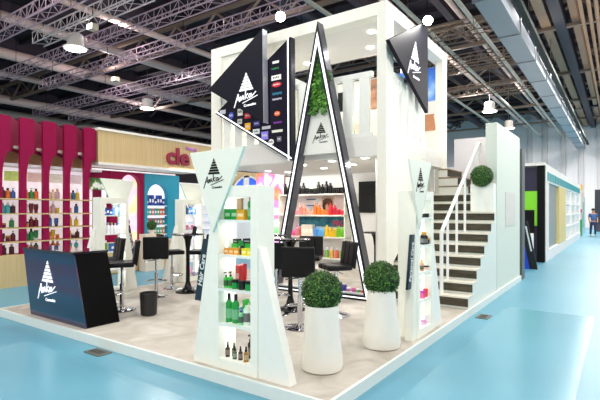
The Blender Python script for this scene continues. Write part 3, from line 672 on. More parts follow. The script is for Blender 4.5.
logos = [(px, py, w, h, c) for px, py, w, h, c in (
 (275.5,62,6,2.5,(236,236,228)),(275,68.5,7,1.8,(40,130,70)),(276,77.5,9,5,(236,236,228)),(276.5,84.5,9,5,(206,36,52)),(277,93.5,9,2.6,(40,120,150)),(277,99,9,2,(186,186,194)),(277,113.5,5.5,5,(236,104,40)),(277.5,122.5,8,2,(130,50,160)),(277,131,10,2.5,(226,226,214)),(279,139,4,5,(110,104,120)),
 (222.5,112,6,4,(200,200,210)),(231,115.5,5,7,(60,84,190)),(240,112,5,7,(232,232,226)),(239.5,121.5,4.5,5,(200,196,196)),(247.5,115.5,6,5.5,(204,40,56)),(247.5,126.5,5.5,7,(240,170,40)),(256.5,123.5,6,5,(50,50,140)),(256,131.5,6.5,5,(222,226,226)),(264.5,135.5,6.5,8,(140,130,226)),(266,127.5,8,3,(200,200,210)),(271,142,5,6,(232,232,232)))]
for px, py, w, h, c in logos:
    r_ = (px-300)/455; q = Y2-.01+3.12; wv = (r_*.818*q-.5753*q)/(.818+.5753*r_); D = -.5753*wv+.818*q; x = 1.92+wv; z = 1.65+(210-py)*D/455
    W = w*D/455/.74; Hh = h*D/455; m = M(c, .5, emit=.15)
    mb = MB()
    if c in ((206,36,52),(236,104,40),(232,232,232),(60,84,190)): mb.lathe([(.5,0),(.5,.006)], 20); mb.bm.transform(Matrix.Translation((x,Y2-.001,z)) @ Matrix.Rotation(R(90),4,'X') @ Matrix.Diagonal((W,Hh,1,1)))
    elif h < 3.2 and c[0] < 200: 
        for i in range(6): mb.box(x-W/2+i*W/6, x-W/2+i*W/6+W/8, Y2-.007, Y2-.001, z-Hh/2*(1 if i % 2 else .6), z+Hh/2)
    else: mb.box(x-W/2, x+W/2, Y2-.007, Y2-.001, z-Hh/2, z+Hh/2)
    mb.build('brand_logo', m, t, smooth=False)
    if h > 4.5:
        n_ = MB()
        for i in range(4): n_.box(x-W*.32+i*W*.17, x-W*.32+i*W*.17+W*.1, Y2-.010, Y2-.0075, z-Hh*.12, z+Hh*(.12 if i % 2 else .2))
        n_.build('logo_mark', M((240,240,240) if sum(c) < 560 else (60,56,60), .5), t, smooth=False)
hd = MB()
for x, z in ((-3.5,4.6),(-4.6,4.0),(-3.5,2.9)): hd.box(x-.03,x+.03,Y2+.12,YF+.03,z-.03,z+.03)
hd.build('wall_bracket', DSTEEL, t, smooth=False)
t = thing('brand_sign', 'dark navy triangle sign with large white logo hanging front left', 'sign')
Y1 = 3.76
MB().prism([(-3.83,Y1,5.21),(-5.33,Y1,4.24),(-3.80,Y1,3.36)], (0,.145,0)).build('sign_board', NAVY, t, smooth=False)
MB().prism([(-3.828,Y1+.002,5.21),(-3.798,Y1+.002,3.36),(-3.788,Y1+.002,3.36),(-3.818,Y1+.002,5.21)], (0,.143,0)).build('edge_trim', M((190,192,205), .3, metal=.5), t, smooth=False)
LW = M((245,245,250), .5, emit=.6, name='lit_white')
anka_logo(t, (-4.24, Y1-.001, 4.06), (1,0,0), (0,0,1), .36, LW, .012)
bk = MB().box(-4.3,-4.2,Y1+.145,YF+.03,4.75,4.85); bk.build('wall_bracket', DSTEEL, t, smooth=False)
t = thing('brand_sign', 'dark navy triangle sign with white logo tilted on the right side', 'sign')
X1 = -1.27
MB().prism([(X1,3.88,4.47),(X1,5.72,5.40),(X1,5.74,3.58)], (.07,0,0)).build('sign_board', NAVY, t, smooth=False)
anka_logo(t, (X1+.071, 5.02, 4.42), (0,1,-.02), (0,.06,1), .36, LW, .012)
MB().box(XR-.01, X1, 4.9, 5.0, 4.01, 4.1).build('wall_bracket', DSTEEL, t, smooth=False)
# small black spotlight under the slab
t = thing('spotlight', 'small black spotlight fixed below the left end of the balcony', 'lamp', (-4.78, YF+.0, 2.9))
MB().cyl((0,-.06,-.05),(0,-.06,.07),.045).build('lamp_head', BLACK, t); MB().box(-.015,.015,-.06,.04,.02,.05).build('bracket', BLACK, t)

# ------------------------------------------------------------------ reception counter
t = thing('reception_counter', 'glossy dark parallelogram reception counter with white logo', 'counter', (0,0,P))
fb = [(-5.22,.1,0),(-3.73,.1,0),(-4.03,.1,.945),(-5.45,.1,.945)]
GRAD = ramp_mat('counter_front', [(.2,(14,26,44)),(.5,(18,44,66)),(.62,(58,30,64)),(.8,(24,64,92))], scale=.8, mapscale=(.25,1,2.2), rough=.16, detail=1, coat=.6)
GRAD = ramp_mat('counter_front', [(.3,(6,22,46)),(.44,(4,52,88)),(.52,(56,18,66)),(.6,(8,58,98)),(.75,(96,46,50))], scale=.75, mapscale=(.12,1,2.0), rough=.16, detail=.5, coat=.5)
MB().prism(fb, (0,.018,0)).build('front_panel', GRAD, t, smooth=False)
MB().prism([(x, .118, z) for x, y, z in fb], (0,.47,0)).build('body', M((5,5,6), .65, spec=.08), t, smooth=False)
MB().prism([(-5.46,.09,.945),(-4.02,.09,.945),(-4.03,.09,.975),(-5.465,.09,.975)], (0,.51,0)).build('counter_top', M((30,30,34), .1, coat=1.0), t, smooth=False)
fp = [c for c in t.children if c.name.startswith('front')][0]
anka_logo(fp, (-4.72,.099,.52), (1,0,0), (0,0,1), .3, LW, .008)
tag(MB().lathe([(.09,0),(.115,.02),(.128,.33),(.12,.335),(.112,.03)], 24, (0,0,0)).build('waste_bin', M((24,24,26), .5)), 'black round waste bin on the floor right of the counter', 'bin').location = (-3.73, 1.06, P)

# ------------------------------------------------------------------ bar stools and tables
def make_stool(label):
    t = thing('bar_stool', label, 'bar stool', (0,0,P), 0, 'black bar stools')
    sh = .75
    s = MB()
    for i in range(3): s.box(-.215+i*.1435, -.0725+i*.1435, -.2, .17, sh-.075, sh)
    s.build('seat', LEATH, t, bev=.022, seg=3)
    b = MB().prism([(-.212,.185,sh-.05),(-.212,.215,sh-.06),(-.212,.265,sh+.32),(-.212,.235,sh+.33)], (.424,0,0)); b.build('back_shell', LEATH, t, bev=.012, seg=3)
    b = MB()      # backrest behind at +y, slightly reclined
    for i in range(3):
        x0, x1 = -.215+i*.1435, -.0725+i*.1435
        b.prism([(x0,.15,sh-.03),(x0,.195,sh-.04),(x0,.245,sh+.315),(x0,.195,sh+.325)], (x1-x0,0,0))
    b.build('backrest', LEATH, t, bev=.02, seg=3)
    MB().cyl((0,0,.3),(0,0,sh-.09),.022).build('gas_lift', CHROME, t)
    MB().cyl((0,0,.03),(0,0,.42),.035).build('column', CHROME, t)
    MB().lathe([(.21,0),(.212,.008),(.19,.018),(.1,.03),(.04,.045),(.036,.06)], 32).build('base', CHROME, t)
    a = [(.19*math.cos(q), -.02-.19*math.sin(q), .27) for q in (PI*i/10 for i in range(11))]
    MB().tube([(.03,0,.3)]+[(.13,-.01,.28)]+a[1:-1]+[(-.13,-.01,.28),(-.03,0,.3)], .012, 8).build('footrest', CHROME, t)
    MB().tube([(.02,0,sh-.1),(.2,.02,sh-.12)], .007, 6).build('lever', CHROME, t)
    return t
st = make_stool('black bar stool with its back to the viewer, nearest the front white pot')
def face(p, q): return math.atan2(q[1]-p[1], q[0]-p[0])+PI/2     # seat looks from p towards q
TB2, TB1, TB3, TB4 = (-2.25, 2.55), (-4.72, 2.66), (-3.3, 3.3), (-2.5, 5.2)
st.location = (-1.55, 1.72, P); st.rotation_euler = (0,0,R(35)+PI*0)
def back_to_cam(x, y): return math.atan2(-.5753*1, .818)  # unused
def stool_at(x, y, rz, label): return dup(st, (x, y, P), rz, label, 'black bar stools')
# stool local: back at +y, seat faces -y.  rz so that local -y points to the target
def aim(p, q): return math.atan2(q[1]-p[1], q[0]-p[0])+PI/2
def seat_at(px, D, f, r, label, first=False):    # f, r: how far it faces away from / to the right of the viewer
    q = CP+FW*D+RT*(D*(px-300)/455); p = (q.x, q.y); d = FW*f+RT*r
    rz = aim(p, (p[0]+d.x, p[1]+d.y))
    if first: st.location = (q.x, q.y, P); st.rotation_euler = (0,0,rz)
    else: stool_at(q.x, q.y, rz, label)
seat_at(300, 5.95, 1, .12, '', True)
seat_at(336, 6.65, -.35, -1, 'black quilted bar stool seen from the side, left of the stand column')
seat_at(276, 6.75, 1, .3, 'black bar stool half hidden behind the front display totem')
seat_at(309, 7.9, -1, -.2, 'black bar stool on the far side of the middle table')
seat_at(122, 7.0, -.4, -1, 'black bar stool behind the right end of the counter')
seat_at(106, 7.5, -.75, -1, 'black quilted bar stool behind the middle of the counter')
seat_at(156, 8.1, 1, -.3, 'black bar stool with its back to the viewer, left of the round bar table')
seat_at(172, 8.95, .5, .9, 'black bar stool at the far left of the round bar table')
seat_at(200, 9.0, .1, -1, 'black bar stool right of the round bar table')
def make_table(label, loc):
    t = thing('bar_table', label, 'bar table', loc, 0, 'round black bar tables')
    MB().lathe([(.30,1.07),(.312,1.078),(.312,1.095),(.305,1.10)], 36).build('table_top', M((22,22,26), .12, coat=.6), t)
    MB().lathe([(.23,0),(.225,.015),(.12,.04),(.07,.09),(.04,.2),(.032,.5),(.036,.8),(.06,.98),(.1,1.07)], 28).build('pedestal', M((9,9,11), .25, spec=.3), t)
    return t
tb = make_table('round black bar table with flared pedestal at the left of the stand', TB1+(P,))
dup(tb, TB2+(P,), 0, 'round black bar table behind the nearest bar stool')
dup(tb, TB3+(P,), 0, 'round black bar table in front of the left leg of the A frame')
dup(tb, (-2.15,5.35,P), 0, 'round black bar table inside the stand behind the A frame')
for nm, x, y in (('tissue_box', -4.62, 2.74),):
    t = thing('menu_holder', 'small black menu holder standing on the left bar table', 'holder', (x, y, P+1.10)); MB().prism([(-.05,-.02,0),(.05,-.02,0),(.05,.0,.13),(-.05,.0,.13)], (0,.012,0)).build('panel', BLACK, t); MB().box(-.055,.055,-.03,.03,0,.008).build('foot', BLACK, t)

# ------------------------------------------------------------------ neighbour stand on the left: magenta fins and shelves
XN = -8.7
fins = [.49+.48*i for i in range(-1, 6)]
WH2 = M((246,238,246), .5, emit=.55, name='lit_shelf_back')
labels = ['far left out beside the shelves', 'leftmost', 'second from left', 'third from left', 'fourth from left', 'fifth from left', 'rightmost']
for i, y in enumerate(fins):
    t = thing('magenta_fin', f'tall magenta curved fin {labels[i]} on the neighbouring stand', 'decorative fin', (XN, y, 0), 0, 'magenta fins')
    pr = [(0,0,.69),(0,.135,.69),(0,.135,2.3)]
    for k_ in range(9): a = k_/8*PI/2; pr.append((0, .135+.145*(1-math.cos(a)), 2.3+.6*math.sin(a)))
    pr += [(0,.28,3.66),(0,0,3.66)]
    MB().prism(pr, (-.08,0,0)).build('front_board', MAG, t, smooth=False)
    MB().prism([(-.02,.26,2.92),(-.02,.30,2.92),(-.52,.72,2.92),(-.52,.68,2.92)], (0,0,.72)).build('folded_wing', MAG, t, smooth=False)
t = thing('neighbour_shelving', 'wooden shelf wall full of bottles on the neighbouring magenta stand', 'shelf', (XN-.1, -.2, 0))
W_ = 3.6
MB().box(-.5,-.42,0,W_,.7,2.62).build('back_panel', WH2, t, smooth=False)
MB().box(-.5,.13,-.6,W_+.0,.0,.68).build('wood_base', WOOD, t, smooth=False)
SZ = [.69, .97, 1.27, 1.58, 1.90]
MB().box(-.5,-.44,0,W_,2.66,2.98).build('tan_header', M((214,168,124), .6), t, smooth=False)
for z in SZ: MB().box(-.42,.112,0,W_-.25,z-.026,z).build('shelf_board', WOOD, t, smooth=False)
MB().box(-.42,.02,0,W_,2.6,2.66).build('header_rail', M((214,206,210), .4), t, smooth=False)
for i in range(7): MB().box(-.415,-.40,.1+i*.48,.42+i*.48,2.3,2.52).build('header_picture', M([(238,226,214),(240,214,220),(222,220,240),(196,214,120),(236,200,190)][i % 5], .5, emit=.3, var=.25, scale=14), t)
kinds = ['bottle','pump','jar','tube','bottle']
pal = [[(120,40,50),(60,40,60),(60,50,70)],[(200,210,190),(150,170,90),(190,60,120)],[(90,180,180),(210,220,220),(220,40,110)],[(60,120,190),(90,190,210),(230,140,60)]]
pal2 = [(120,40,60),(220,180,200),(90,50,60),(60,110,180),(230,210,190),(220,60,120),(60,150,90),(230,200,60),(40,60,140),(230,120,60),(90,190,200),(240,240,240)]
rn = random.Random(11)
rown = ['lowest', 'second lowest', 'middle', 'second highest', 'top']
bayn = ['leftmost bay', 'second bay', 'third bay', 'fourth bay', 'rightmost bay']
for b_ in range(5):
    y0 = fins[b_+1]+.15+.02; y1 = fins[b_+1]+.48
    for r_ in range(5):
        n = rn.choice((2,3,3)); base = rn.choice(pal2)
        if r_ == 4: n = 3
        for i in range(n):
            c = base if rn.random() < .55 else rn.choice(pal2)
            k_ = rn.choice(kinds) if r_ < 4 else rn.choice(('bottle','pump')); h_ = {'bottle': .2, 'pump': .21, 'jar': .1, 'tube': .17}[k_]*rn.uniform(.85,1.1)
            prod(k_, f'{cname(c)} {nouns[k_]}, {ORD[i]} from left, {rown[r_]} shelf, {bayn[b_]}, magenta stand', 'bottles on the magenta stand', (XN-.22, y0+(y1-y0)*(i+.5)/n, SZ[r_]), .1 if k_ != 'jar' else .085, h_*1.2, c, rn.choice([DK, WH, GOLD, c]), rz=R(90))
# wooden fascia with lettering
t = thing('wooden_fascia', 'pale wood fascia with magenta letters on the neighbouring stand', 'sign', (XN, 0, 0))
MB().box(-.3,-.06,3.28,8.3,2.86,3.66).build('fascia_board', WOOD, t, smooth=False)
MB().box(-.32,-.03,3.28,8.3,3.66,3.72).build('top_trim', M((240,236,230), .4), t, smooth=False)
MB().box(-.32,-.03,3.28,8.3,2.79,2.86).build('bottom_trim', M((240,236,230), .4), t, smooth=False)
text('lettering', 'cle', .66, M((150,4,60), .4), t, (-.03,5.78,3.2), (0,1,0), (0,0,1), .05, .022, 1.12)
text('small_lettering', 'Beauty', .15, M((190,120,200), .4), t, (-.03,6.3,3.5), (0,1,0), (0,0,1), .03, .004)
tag(MB().box(-11.5,-8.85,-.3,8.3,2.99,3.05).build('neighbour_ceiling', M((232,214,196), .6), smooth=False), 'pale ceiling panel of the neighbouring magenta stand', 'ceiling panel')
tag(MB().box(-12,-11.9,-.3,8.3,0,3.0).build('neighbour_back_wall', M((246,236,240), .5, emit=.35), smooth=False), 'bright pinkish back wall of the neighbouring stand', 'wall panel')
# photo header, magenta arch, teal arch
def wall_arch(name, label, y0, y1, z1, ay0, ay1, az, m, x=-9.0):
    t = thing(name, label, 'arch', (x, 0, 0)); r = (ay1-ay0)/2; yc = (ay0+ay1)/2; zs = az-r
    pts = [(0,ay1,0),(0,y1,0),(0,y1,z1),(0,y0,z1),(0,y0,0),(0,ay0,0)]
    mb = MB(); mb.box(-.15,0,y0,ay0,0,z1); mb.box(-.15,0,ay1,y1,0,z1)
    K = 14
    for i in range(K):
        a0, a1 = PI*i/K, PI*(i+1)/K
        p0, p1 = (yc-r*math.cos(a0), zs+r*math.sin(a0)), (yc-r*math.cos(a1), zs+r*math.sin(a1))
        mb.prism([(0,p0[0],p0[1]),(0,p1[0],p1[1]),(0,p1[0],z1),(0,p0[0],z1)], (-.15,0,0))
    mb.build('arch_panel', m, t, smooth=False); return t
ta = wall_arch('magenta_arch', 'magenta arch around a lit pink picture on the neighbouring stand', 3.75, 4.80, 2.68, 4.08, 4.68, 2.62, MAG)
PINKL = ramp_mat('pink_lightbox', [(.3,(250,225,240)),(.5,(246,190,220)),(.62,(250,240,120)),(.75,(235,150,190))], scale=1.3, rough=.4, emit=1.1, detail=1)
MB().box(-.3,-.22,4.0,4.75,.7,2.64).build('lightbox', PINKL, ta, smooth=False)
tt = wall_arch('teal_arch', 'teal wall panel with an arched white niche on the neighbouring stand', 4.82, 6.05, 2.68, 4.92, 5.62, 2.40, TEAL)
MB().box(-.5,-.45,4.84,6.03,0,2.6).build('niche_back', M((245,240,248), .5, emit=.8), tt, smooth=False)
for z in (.95, 1.22, 1.5, 1.78): MB().box(-.45,-.02,4.93,5.61,z-.025,z).build('niche_shelf', M((236,240,244), .4), tt, smooth=False)
npal = [[(60,170,150),(90,190,120)],[(40,150,140),(220,80,110)],[(110,180,80),(60,170,190)],[(20,70,170),(24,60,150)]]
for r_, z in enumerate((.95, 1.22, 1.5, 1.78)):
    for i in range(7):
        c = (npal[r_][i % 2]) if rn.random() < .8 else (230,120,90)
        prod('box', f'{"tall blue" if r_ == 3 else "coloured"} carton {ORD[i]} from left on the {["lowest","second","third","top"][r_]} shelf of the teal niche', 'cartons in the teal niche', (-9.14, 4.99+i*.093, z), .08, .3 if r_ == 3 and i % 3 else .2, c, WH, rz=R(90))
t = thing('photo_header', 'magenta header box with a flower photo strip right of the shelf wall', 'sign', (-9.0, 3.2, 0))
MB().box(-.4,0,-.02,.53,2.47,2.68).build('header_box', MAG, t); MB().box(-.4,-.02,0,.53,2.18,2.47).build('photo_strip', ramp_mat('flower_photo', [(.3,(24,44,20)),(.5,(70,110,40)),(.62,(236,236,220)),(.8,(110,90,200))], scale=5, rough=.5, emit=.4), t)
MB().box(-.4,0,-.02,.53,0.02,1.0).build('header_base', MAG, t); MB().box(-.4,-.34,-.02,.53,1.0,2.18).build('magenta_back', M((160,24,80), .5), t)
t = thing('chevron_stand', 'white zigzag display figure in front of the pink arch', 'display stand', (-8.75, 4.05, 0))
zz = MB()
for i in range(3): zz.prism([(0,-.08,.95+i*.22),(0,.1,.84+i*.22),(0,.1,.95+i*.22),(0,-.08,1.06+i*.22)], (.05,0,0)); zz.prism([(0,.1,.84+i*.22),(0,-.08,.73+i*.22),(0,-.08,.84+i*.22),(0,.1,.95+i*.22)], (.05,0,0))
zz.build('zigzag', M((236,226,226), .4), t, smooth=False); MB().box(-.1,.15,-.15,.2,0,.75).build('pedestal', M((236,214,222), .5), t, bev=.01)
t = thing('potted_plant', 'small green bushy plant on a pale stand beside the teal arch', 'potted plant', (-8.55, 4.72, 0))
MB().box(-.14,.14,-.3,.3,0,1.0).build('pedestal', M((232,214,196), .5), t, bev=.01); MB().lathe([(.06,1.0),(.08,1.1)], 16).build('pot', M((230,220,210), .5), t)
add_ball(t, 1.24, .13)
t = thing('wooden_display_counter', 'pale wood low counter of the neighbouring stand behind the bar stools', 'counter', (-8.72, 3.45, 0)); MB().box(-.2,.0,0,2.7,.02,.78).build('cabinet', WOOD, t, smooth=False); MB().box(-.22,.03,-.02,2.72,.78,.81).build('counter_top', M((226,206,176), .4), t)
# white-lit stand behind totems, blue arcs, colourful light panel
t = thing('white_display_wall', 'white display wall with thin shelves behind the front totem', 'display wall', (-9.2, 6.2, 0))
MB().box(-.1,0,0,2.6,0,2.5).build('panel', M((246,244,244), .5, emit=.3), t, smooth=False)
for z in (1.0,1.25,1.5,1.75): MB().box(0,.18,.35,2.4,z,z+.02).build('shelf', M((180,200,230), .4), t)
t = thing('arched_sign', 'round topped wood and blue sign on a neighbouring stand behind', 'sign', (-10.2, 9.8, .2))
a_ = MB(); K = 20
BLU = M((40,100,235), .4, emit=.5)
MB().box(-.2,-.05,-.6,2.6,1.2,2.95).build('wood_wall', WOOD, t, smooth=False)
for i in range(K): 
    p0, p1 = PI*i/K, PI*(i+1)/K
    a_.prism([(0,.7-.85*math.cos(p0),2.0+.75*math.sin(p0)),(0,.7-.85*math.cos(p1),2.0+.75*math.sin(p1)),(0,.7-.92*math.cos(p1),2.0+.82*math.sin(p1)),(0,.7-.92*math.cos(p0),2.0+.82*math.sin(p0))], (.05,0,0))
a_.build('arch_rim', M((240,236,232), .4), t, smooth=False)
MB().prism([(-.03,.7-.85*math.cos(PI*i/K),2.0+.75*math.sin(PI*i/K)) for i in range(K+1)], (.02,0,0)).build('blue_disc', BLU, t, smooth=False)
MB().box(0,.02,.25,1.5,2.1,2.16).build('white_line', M((245,245,250), .4, emit=.5), t)
MB().box(-.01,.05,.42,.72,1.2,2.82).build('white_post', M((240,238,234), .4), t)
MB().box(-.16,-.06,-.5,2.5,-.2,1.2).build('base_wall', WALLW, t, smooth=False)
t = thing('light_panel', 'bright backlit panel with pink, violet and orange abstract picture', 'light panel', (-7.75, 8.15, 0))
PANEL = ramp_mat('abstract_lightbox', [(.3,(110,215,110)),(.4,(252,244,248)),(.5,(250,240,248)),(.56,(226,140,226)),(.64,(248,120,90)),(.72,(250,170,130))], scale=1.3, rough=.4, emit=1.0, detail=1, distortion=1.2)
MB().box(0,1.15,0,.08,.3,2.83).build('lightbox', PANEL, t, smooth=False); MB().box(1.15,1.25,-.02,.1,0,2.9).build('wood_frame', M((150,116,76), .5), t); MB().box(1.3,1.36,-.02,.1,0,2.9).build('wood_frame', M((150,116,76), .5), t); MB().box(0,1.15,0,.08,0,.3).build('base', WALLW, t)

# ------------------------------------------------------------------ stands along the right aisle
t = thing('dark_green_stand', 'neighbouring stand with dark purple header and green graphic wall', 'exhibition stand', (0,0,0))
MB().box(-3.5,-.22,13.0,13.12,0,3.0).build('end_wall', M((40,34,60), .5), t, smooth=False)
MB().box(-3.5,-.22,12.98,13.0,1.15,2.25).build('green_graphic', M((120,200,40), .5, emit=.25), t)
q_ = MB()
for i in range(4): q_.box(-.95+i*.02, -.9+i*.02, 12.96, 12.98, 1.9-.06*i, 2.1-.03*i)
q_.build('graphic_mark', M((200,235,150), .5), t)
MB().box(-1.6,-.3,12.9,12.97,.9,1.65).build('black_screen', BLACK, t)
MB().box(-.22,-.02,12.95,13.18,0,3.05).build('black_post', BLACKM, t)
MB().box(-3.5,-.0,12.9,13.2,3.05,3.14).build('top_trim', M((236,230,226), .5), t)
tag(MB().box(-.1,.03,8.7,9.05,0,3.1).build('stand_post', M((92,100,98), .5), smooth=False), 'grey green post right behind the tall white stair wall', 'post')
t = thing('white_counter', 'white counter with black leaning boards on the neighbouring stand', 'counter', (-.5, 11.6, 0)); MB().box(-.3,.3,-.4,.5,.02,.95).build('cabinet', WHITE, t, bev=.01)
for i, (dy, c) in enumerate((( -.7, (20,70,200)), (-.5, (14,14,18)))):
    t = thing('leaning_board', ['blue leaning board against the white counter', 'black leaning board with white text lines against the white counter'][i], 'board', (-.42+i*.2, 11.0+dy*.1, 0))
    MB().prism([(0,0,.0),(.28,0,.0),(.02,0,1.35),(-.2,0,1.35)], (0,.04,0)).build('panel', M(c, .4), t, smooth=False)
    if i: MB().prism([(.1,-.004,.5),(.14,-.004,.5),(.0,-.004,1.2),(-.04,-.004,1.2)], (0,.003,0)).build('printed_line', M((220,225,230), .5), t)
t = thing('white_panel_stand', 'narrow white display panel beside the grey post', 'display panel', (-.55, 9.4, 0)); MB().box(-.3,.45,0,.08,0,1.7).build('panel', M((232,236,240), .5), t)
t = thing('white_stand', 'long white exhibition stand along the aisle with teal striped top', 'exhibition stand', (0,0,0))
MB().box(-2.5,0,13.2,28.5,2.95,3.12).build('top_beam', M((240,236,232), .5), t, smooth=False)
MB().box(-2.5,-.4,13.2,28.5,0,2.95).build('body', M((240,238,236), .5), t, smooth=False)
MB().box(-.4,0,13.2,28.5,0,.34).build('plinth', M((238,238,238), .5), t, smooth=False)
MB().box(-.4,-.0,13.2,28.5,2.55,2.95).build('header', M((240,238,234), .5), t, smooth=False)
y = 13.5
while y < 28: MB().box(0,.015,y,y+.32,2.6,2.88).build('teal_stripe', M((40,150,160), .5), t, smooth=False); y += .52
MB().box(-.4,-.01,13.2,14.0,.34,2.55).build('pillar', M((236,232,226), .5), t)
MB().box(-.3,-.1,14.0,17.0,.34,2.55).build('mesh_panel', ramp_mat('grey_mesh', [(.4,(120,132,136)),(.6,(160,170,172))], scale=30, rough=.4), t)
MB().box(-.4,.0,17.0,19.6,.34,2.55).build('yellow_panel', M((226,206,140), .5), t)
for z in (.9,1.4,1.9): MB().box(-.4,-.02,19.6,28.2,z,z+.05).build('shelf', WALLW, t)
for y in (19.7,22.4,25.3,28.1): MB().box(-.4,-.01,y,y+.15,.34,2.55).build('upright', WALLW, t)
MB().box(-.42,-.38,19.6,28.4,.34,2.55).build('shelf_back', M((226,234,232), .5, emit=.1), t)
t = thing('green_white_banner', 'white banner with green foot at the end of the white stand', 'banner', (-.1, 30, 0)); MB().box(-.1,.0,0,1.6,1.05,2.9).build('panel', M((244,240,242), .5), t); MB().box(-.1,.02,0,1.6,0,1.05).build('green_base', M((30,160,80), .5), t); MB().box(0,.02,.3,1.2,1.5,1.7).build('red_lettering', M((220,60,110), .5), t); MB().box(-.1,.03,1.5,1.62,1.0,3.3).build('orange_frame', M((220,160,60), .5), t)
t = thing('far_banner', 'pale blue banner at the far end of the aisle', 'banner', (-.2, 34, 0)); MB().box(-.1,0,0,3,0,2.6).build('panel', M((206,226,236), .5), t); MB().box(0,.02,.4,.8,.4,2.2).build('teal_stripe', M((60,190,170), .5), t)
t = thing('dark_display_frame', 'dark tall display frame at the far right of the aisle', 'display frame', (.95, 38, 0)); MB().box(-.6,.9,0,.15,.6,3.2).build('panel', M((44,46,54), .4), t, bev=.02); MB().box(-.6,.9,0,.15,0,.6).build('base', M((70,60,64), .5), t)

# person far down the aisle
t = thing('person', 'person in a blue shirt and jeans standing far down the aisle', 'person', (.53, 31.2, 0), R(20))
def skin(name, verts, edges, radii, mat, parent, root=0):
    me_ = bpy.data.meshes.new(name); me_.from_pydata(verts, edges, []); o = bpy.data.objects.new(name, me_); COL.objects.link(o)
    s_ = o.modifiers.new('skin', 'SKIN'); u_ = o.modifiers.new('sub', 'SUBSURF'); u_.levels = u_.render_levels = 1
    for i, r in enumerate(radii): me_.skin_vertices[0].data[i].radius = (r, r)
    me_.skin_vertices[0].data[root].use_root = True
    me_.materials.append(mat); o.parent = parent
    for p in me_.polygons: p.use_smooth = True
    return o
SK = M((190,140,112), .6)
v = [(0,0,.9),(0,0,1.15),(0,-.01,1.36),(0,-.01,1.48),(0,-.02,1.6),(0,-.03,1.68), (.19,0,1.38),(.24,.02,1.1),(.2,-.14,.92),(.18,-.19,.86), (-.19,0,1.38),(-.25,.02,1.1),(-.22,-.1,.9),(-.2,-.14,.83), (.1,0,.84),(.11,-.02,.46),(.12,.03,.07),(.12,-.13,.03), (-.1,0,.84),(-.12,.03,.46),(-.13,.08,.07),(-.14,-.07,.03)]
e = [(0,1),(1,2),(2,3),(3,4),(4,5),(2,6),(6,7),(7,8),(8,9),(2,10),(10,11),(11,12),(12,13),(0,14),(14,15),(15,16),(16,17),(0,18),(18,19),(19,20),(20,21)]
r_ = [.13,.12,.13,.055,.1,.07,.065,.048,.035,.03,.065,.048,.035,.03,.09,.06,.045,.035,.09,.06,.045,.035]
skin('body', v, e, r_, SK, t)
sv = [(0,0,.86),(0,0,1.15),(0,-.01,1.37),(.19,0,1.39),(.235,.01,1.18),(-.19,0,1.39),(-.24,.01,1.18)]
skin('shirt', sv, [(0,1),(1,2),(2,3),(3,4),(2,5),(5,6)], [.155,.145,.15,.08,.068,.08,.068], M((60,96,150), .7), t)
skin('trousers', [(0,0,.9),(.1,0,.82),(.11,-.02,.46),(.12,.03,.1),(-.1,0,.82),(-.12,.03,.46),(-.13,.08,.1)], [(0,1),(1,2),(2,3),(0,4),(4,5),(5,6)], [.15,.11,.08,.065,.11,.08,.065], M((40,54,90), .8), t)
MB().ball((0,-.0,1.67), .105, .11, .095).build('hair', M((30,24,22), .7), t)

# ------------------------------------------------------------------ light
w = bpy.data.worlds.new('World'); S.world = w; w.use_nodes = True
w.node_tree.nodes['Background'].inputs[0].default_value = (1, .95, .88, 1); w.node_tree.nodes['Background'].inputs[1].default_value = .55
def area(name, loc, size, power, col=(1,.97,.93), aim_=None, sy=None):
    l = bpy.data.lights.new(name, 'AREA'); l.energy = power*.385; l.color = col; l.shape = 'RECTANGLE' if sy else 'DISK'; l.size = size
    if sy: l.size_y = sy
    o = bpy.data.objects.new(name, l); COL.objects.link(o); o.location = loc
    d = Vector(aim_)-Vector(loc) if aim_ else Vector((0,0,-1)); o.rotation_euler = d.to_track_quat('-Z', 'Y').to_euler(); return o
for x, y, p in ((1.4,7.0,420),(-.5,14,500),(-4,36,3600),(1,38,2600),(3,-5,1100),(-5,-4,900),(5,3,900),(-7.6,3,700),(2,10,700),(-14,0,700),(-15,10,700),(.9,20,1300),(.9,28,1200),(-6,14,500),(-5,24,500),(-24,16,700)):  # hall lamps, plus extra lights added to brighten landing, aisle and far wall
    area('hall_and_fill_light', (x, y, 8.3), 1.6, p)
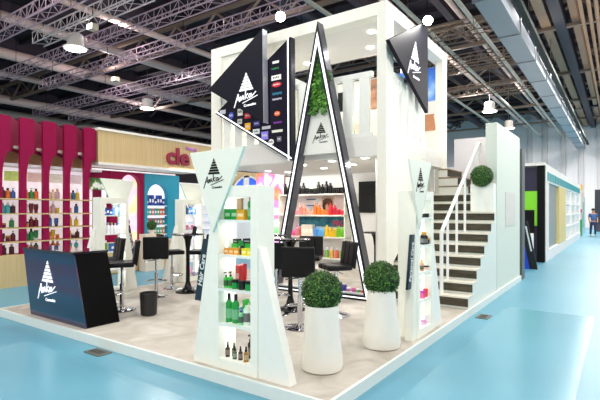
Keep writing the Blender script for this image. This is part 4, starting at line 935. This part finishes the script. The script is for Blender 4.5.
for x, y, z, p, c in ((-14.5,7.6,8.9,260,(1,.86,.9)),(-20,10.5,8.9,320,(1,.86,.92)),(-9,9.5,8.9,200,(1,.9,.92)),(-26,18,8.9,420,(1,.88,.94)),(-13,2.5,8.9,180,(1,.9,.95)),(-5,14.5,8.7,200,(1,.92,.84)),(-5,21,8.7,260,(1,.92,.84)),(-3.5,29,8.7,300,(1,.92,.84)),(.3,6,8.3,25,(1,.92,.86)),(-.3,18,8.3,40,(1,.92,.86))):
    l = bpy.data.lights.new('roof_fill_light', 'POINT'); l.energy = p*.45; l.color = c; l.shadow_soft_size = .25; o = bpy.data.objects.new('roof_fill_light', l); COL.objects.link(o); o.location = (x,y,z)  # point lights without fixtures, added to brighten the roof steelwork
for x, y in sp2: area('downlight', (x, y, ZC-.03), .12, 22)
for x, y in sp: area('downlight', (x, y, ZR-.01), .14, 22)
for (x,y,z), a_, p in (((-1,1.6,8.3),(-5.5,2.5,1),420),((6,-9.5,6.5),(-2,3,1.5),760),((-6,-9.5,6.5),(-4,3,1.5),480),((10,14,6.5),(-.5,16,1.5),1300),((10,26,6.5),(-.5,26,1.5),1300),((6,8,6),(-1,7,2),380)):
    area('hall_and_fill_light', (x,y,z), 1.6, p, aim_=a_)  # unseen aimed fill lights, added to brighten upright faces and the aisle stands
area('floodlight_beam', (-3.4, 3.3, 5.3), .25, 60, aim_=(-1.5,-1,.2)); area('floodlight_beam', (-.9, 5.4, 5.3), .25, 60, aim_=(.4,1.5,.2))
area('shelf_wall_light', (-4.9, 6.7, 2.56), 2.0, 40, aim_=(-4.9,7.3,1.2), sy=.2)
area('neighbour_light', (-9.6, 1.4, 2.9), 2.8, 70, sy=.6, aim_=(-9.2,1.4,0)); area('neighbour_light', (-10.4, 6, 2.9), 5, 90, sy=1)
area('upper_floor_light', (-3.4, 6.6, 4.95), 2.5, 30, sy=.5)
S.view_settings.view_transform = 'Standard'; S.view_settings.look = 'None'; S.view_settings.gamma = 1; S.view_settings.use_curve_mapping = False
S.view_settings.exposure = 0.0
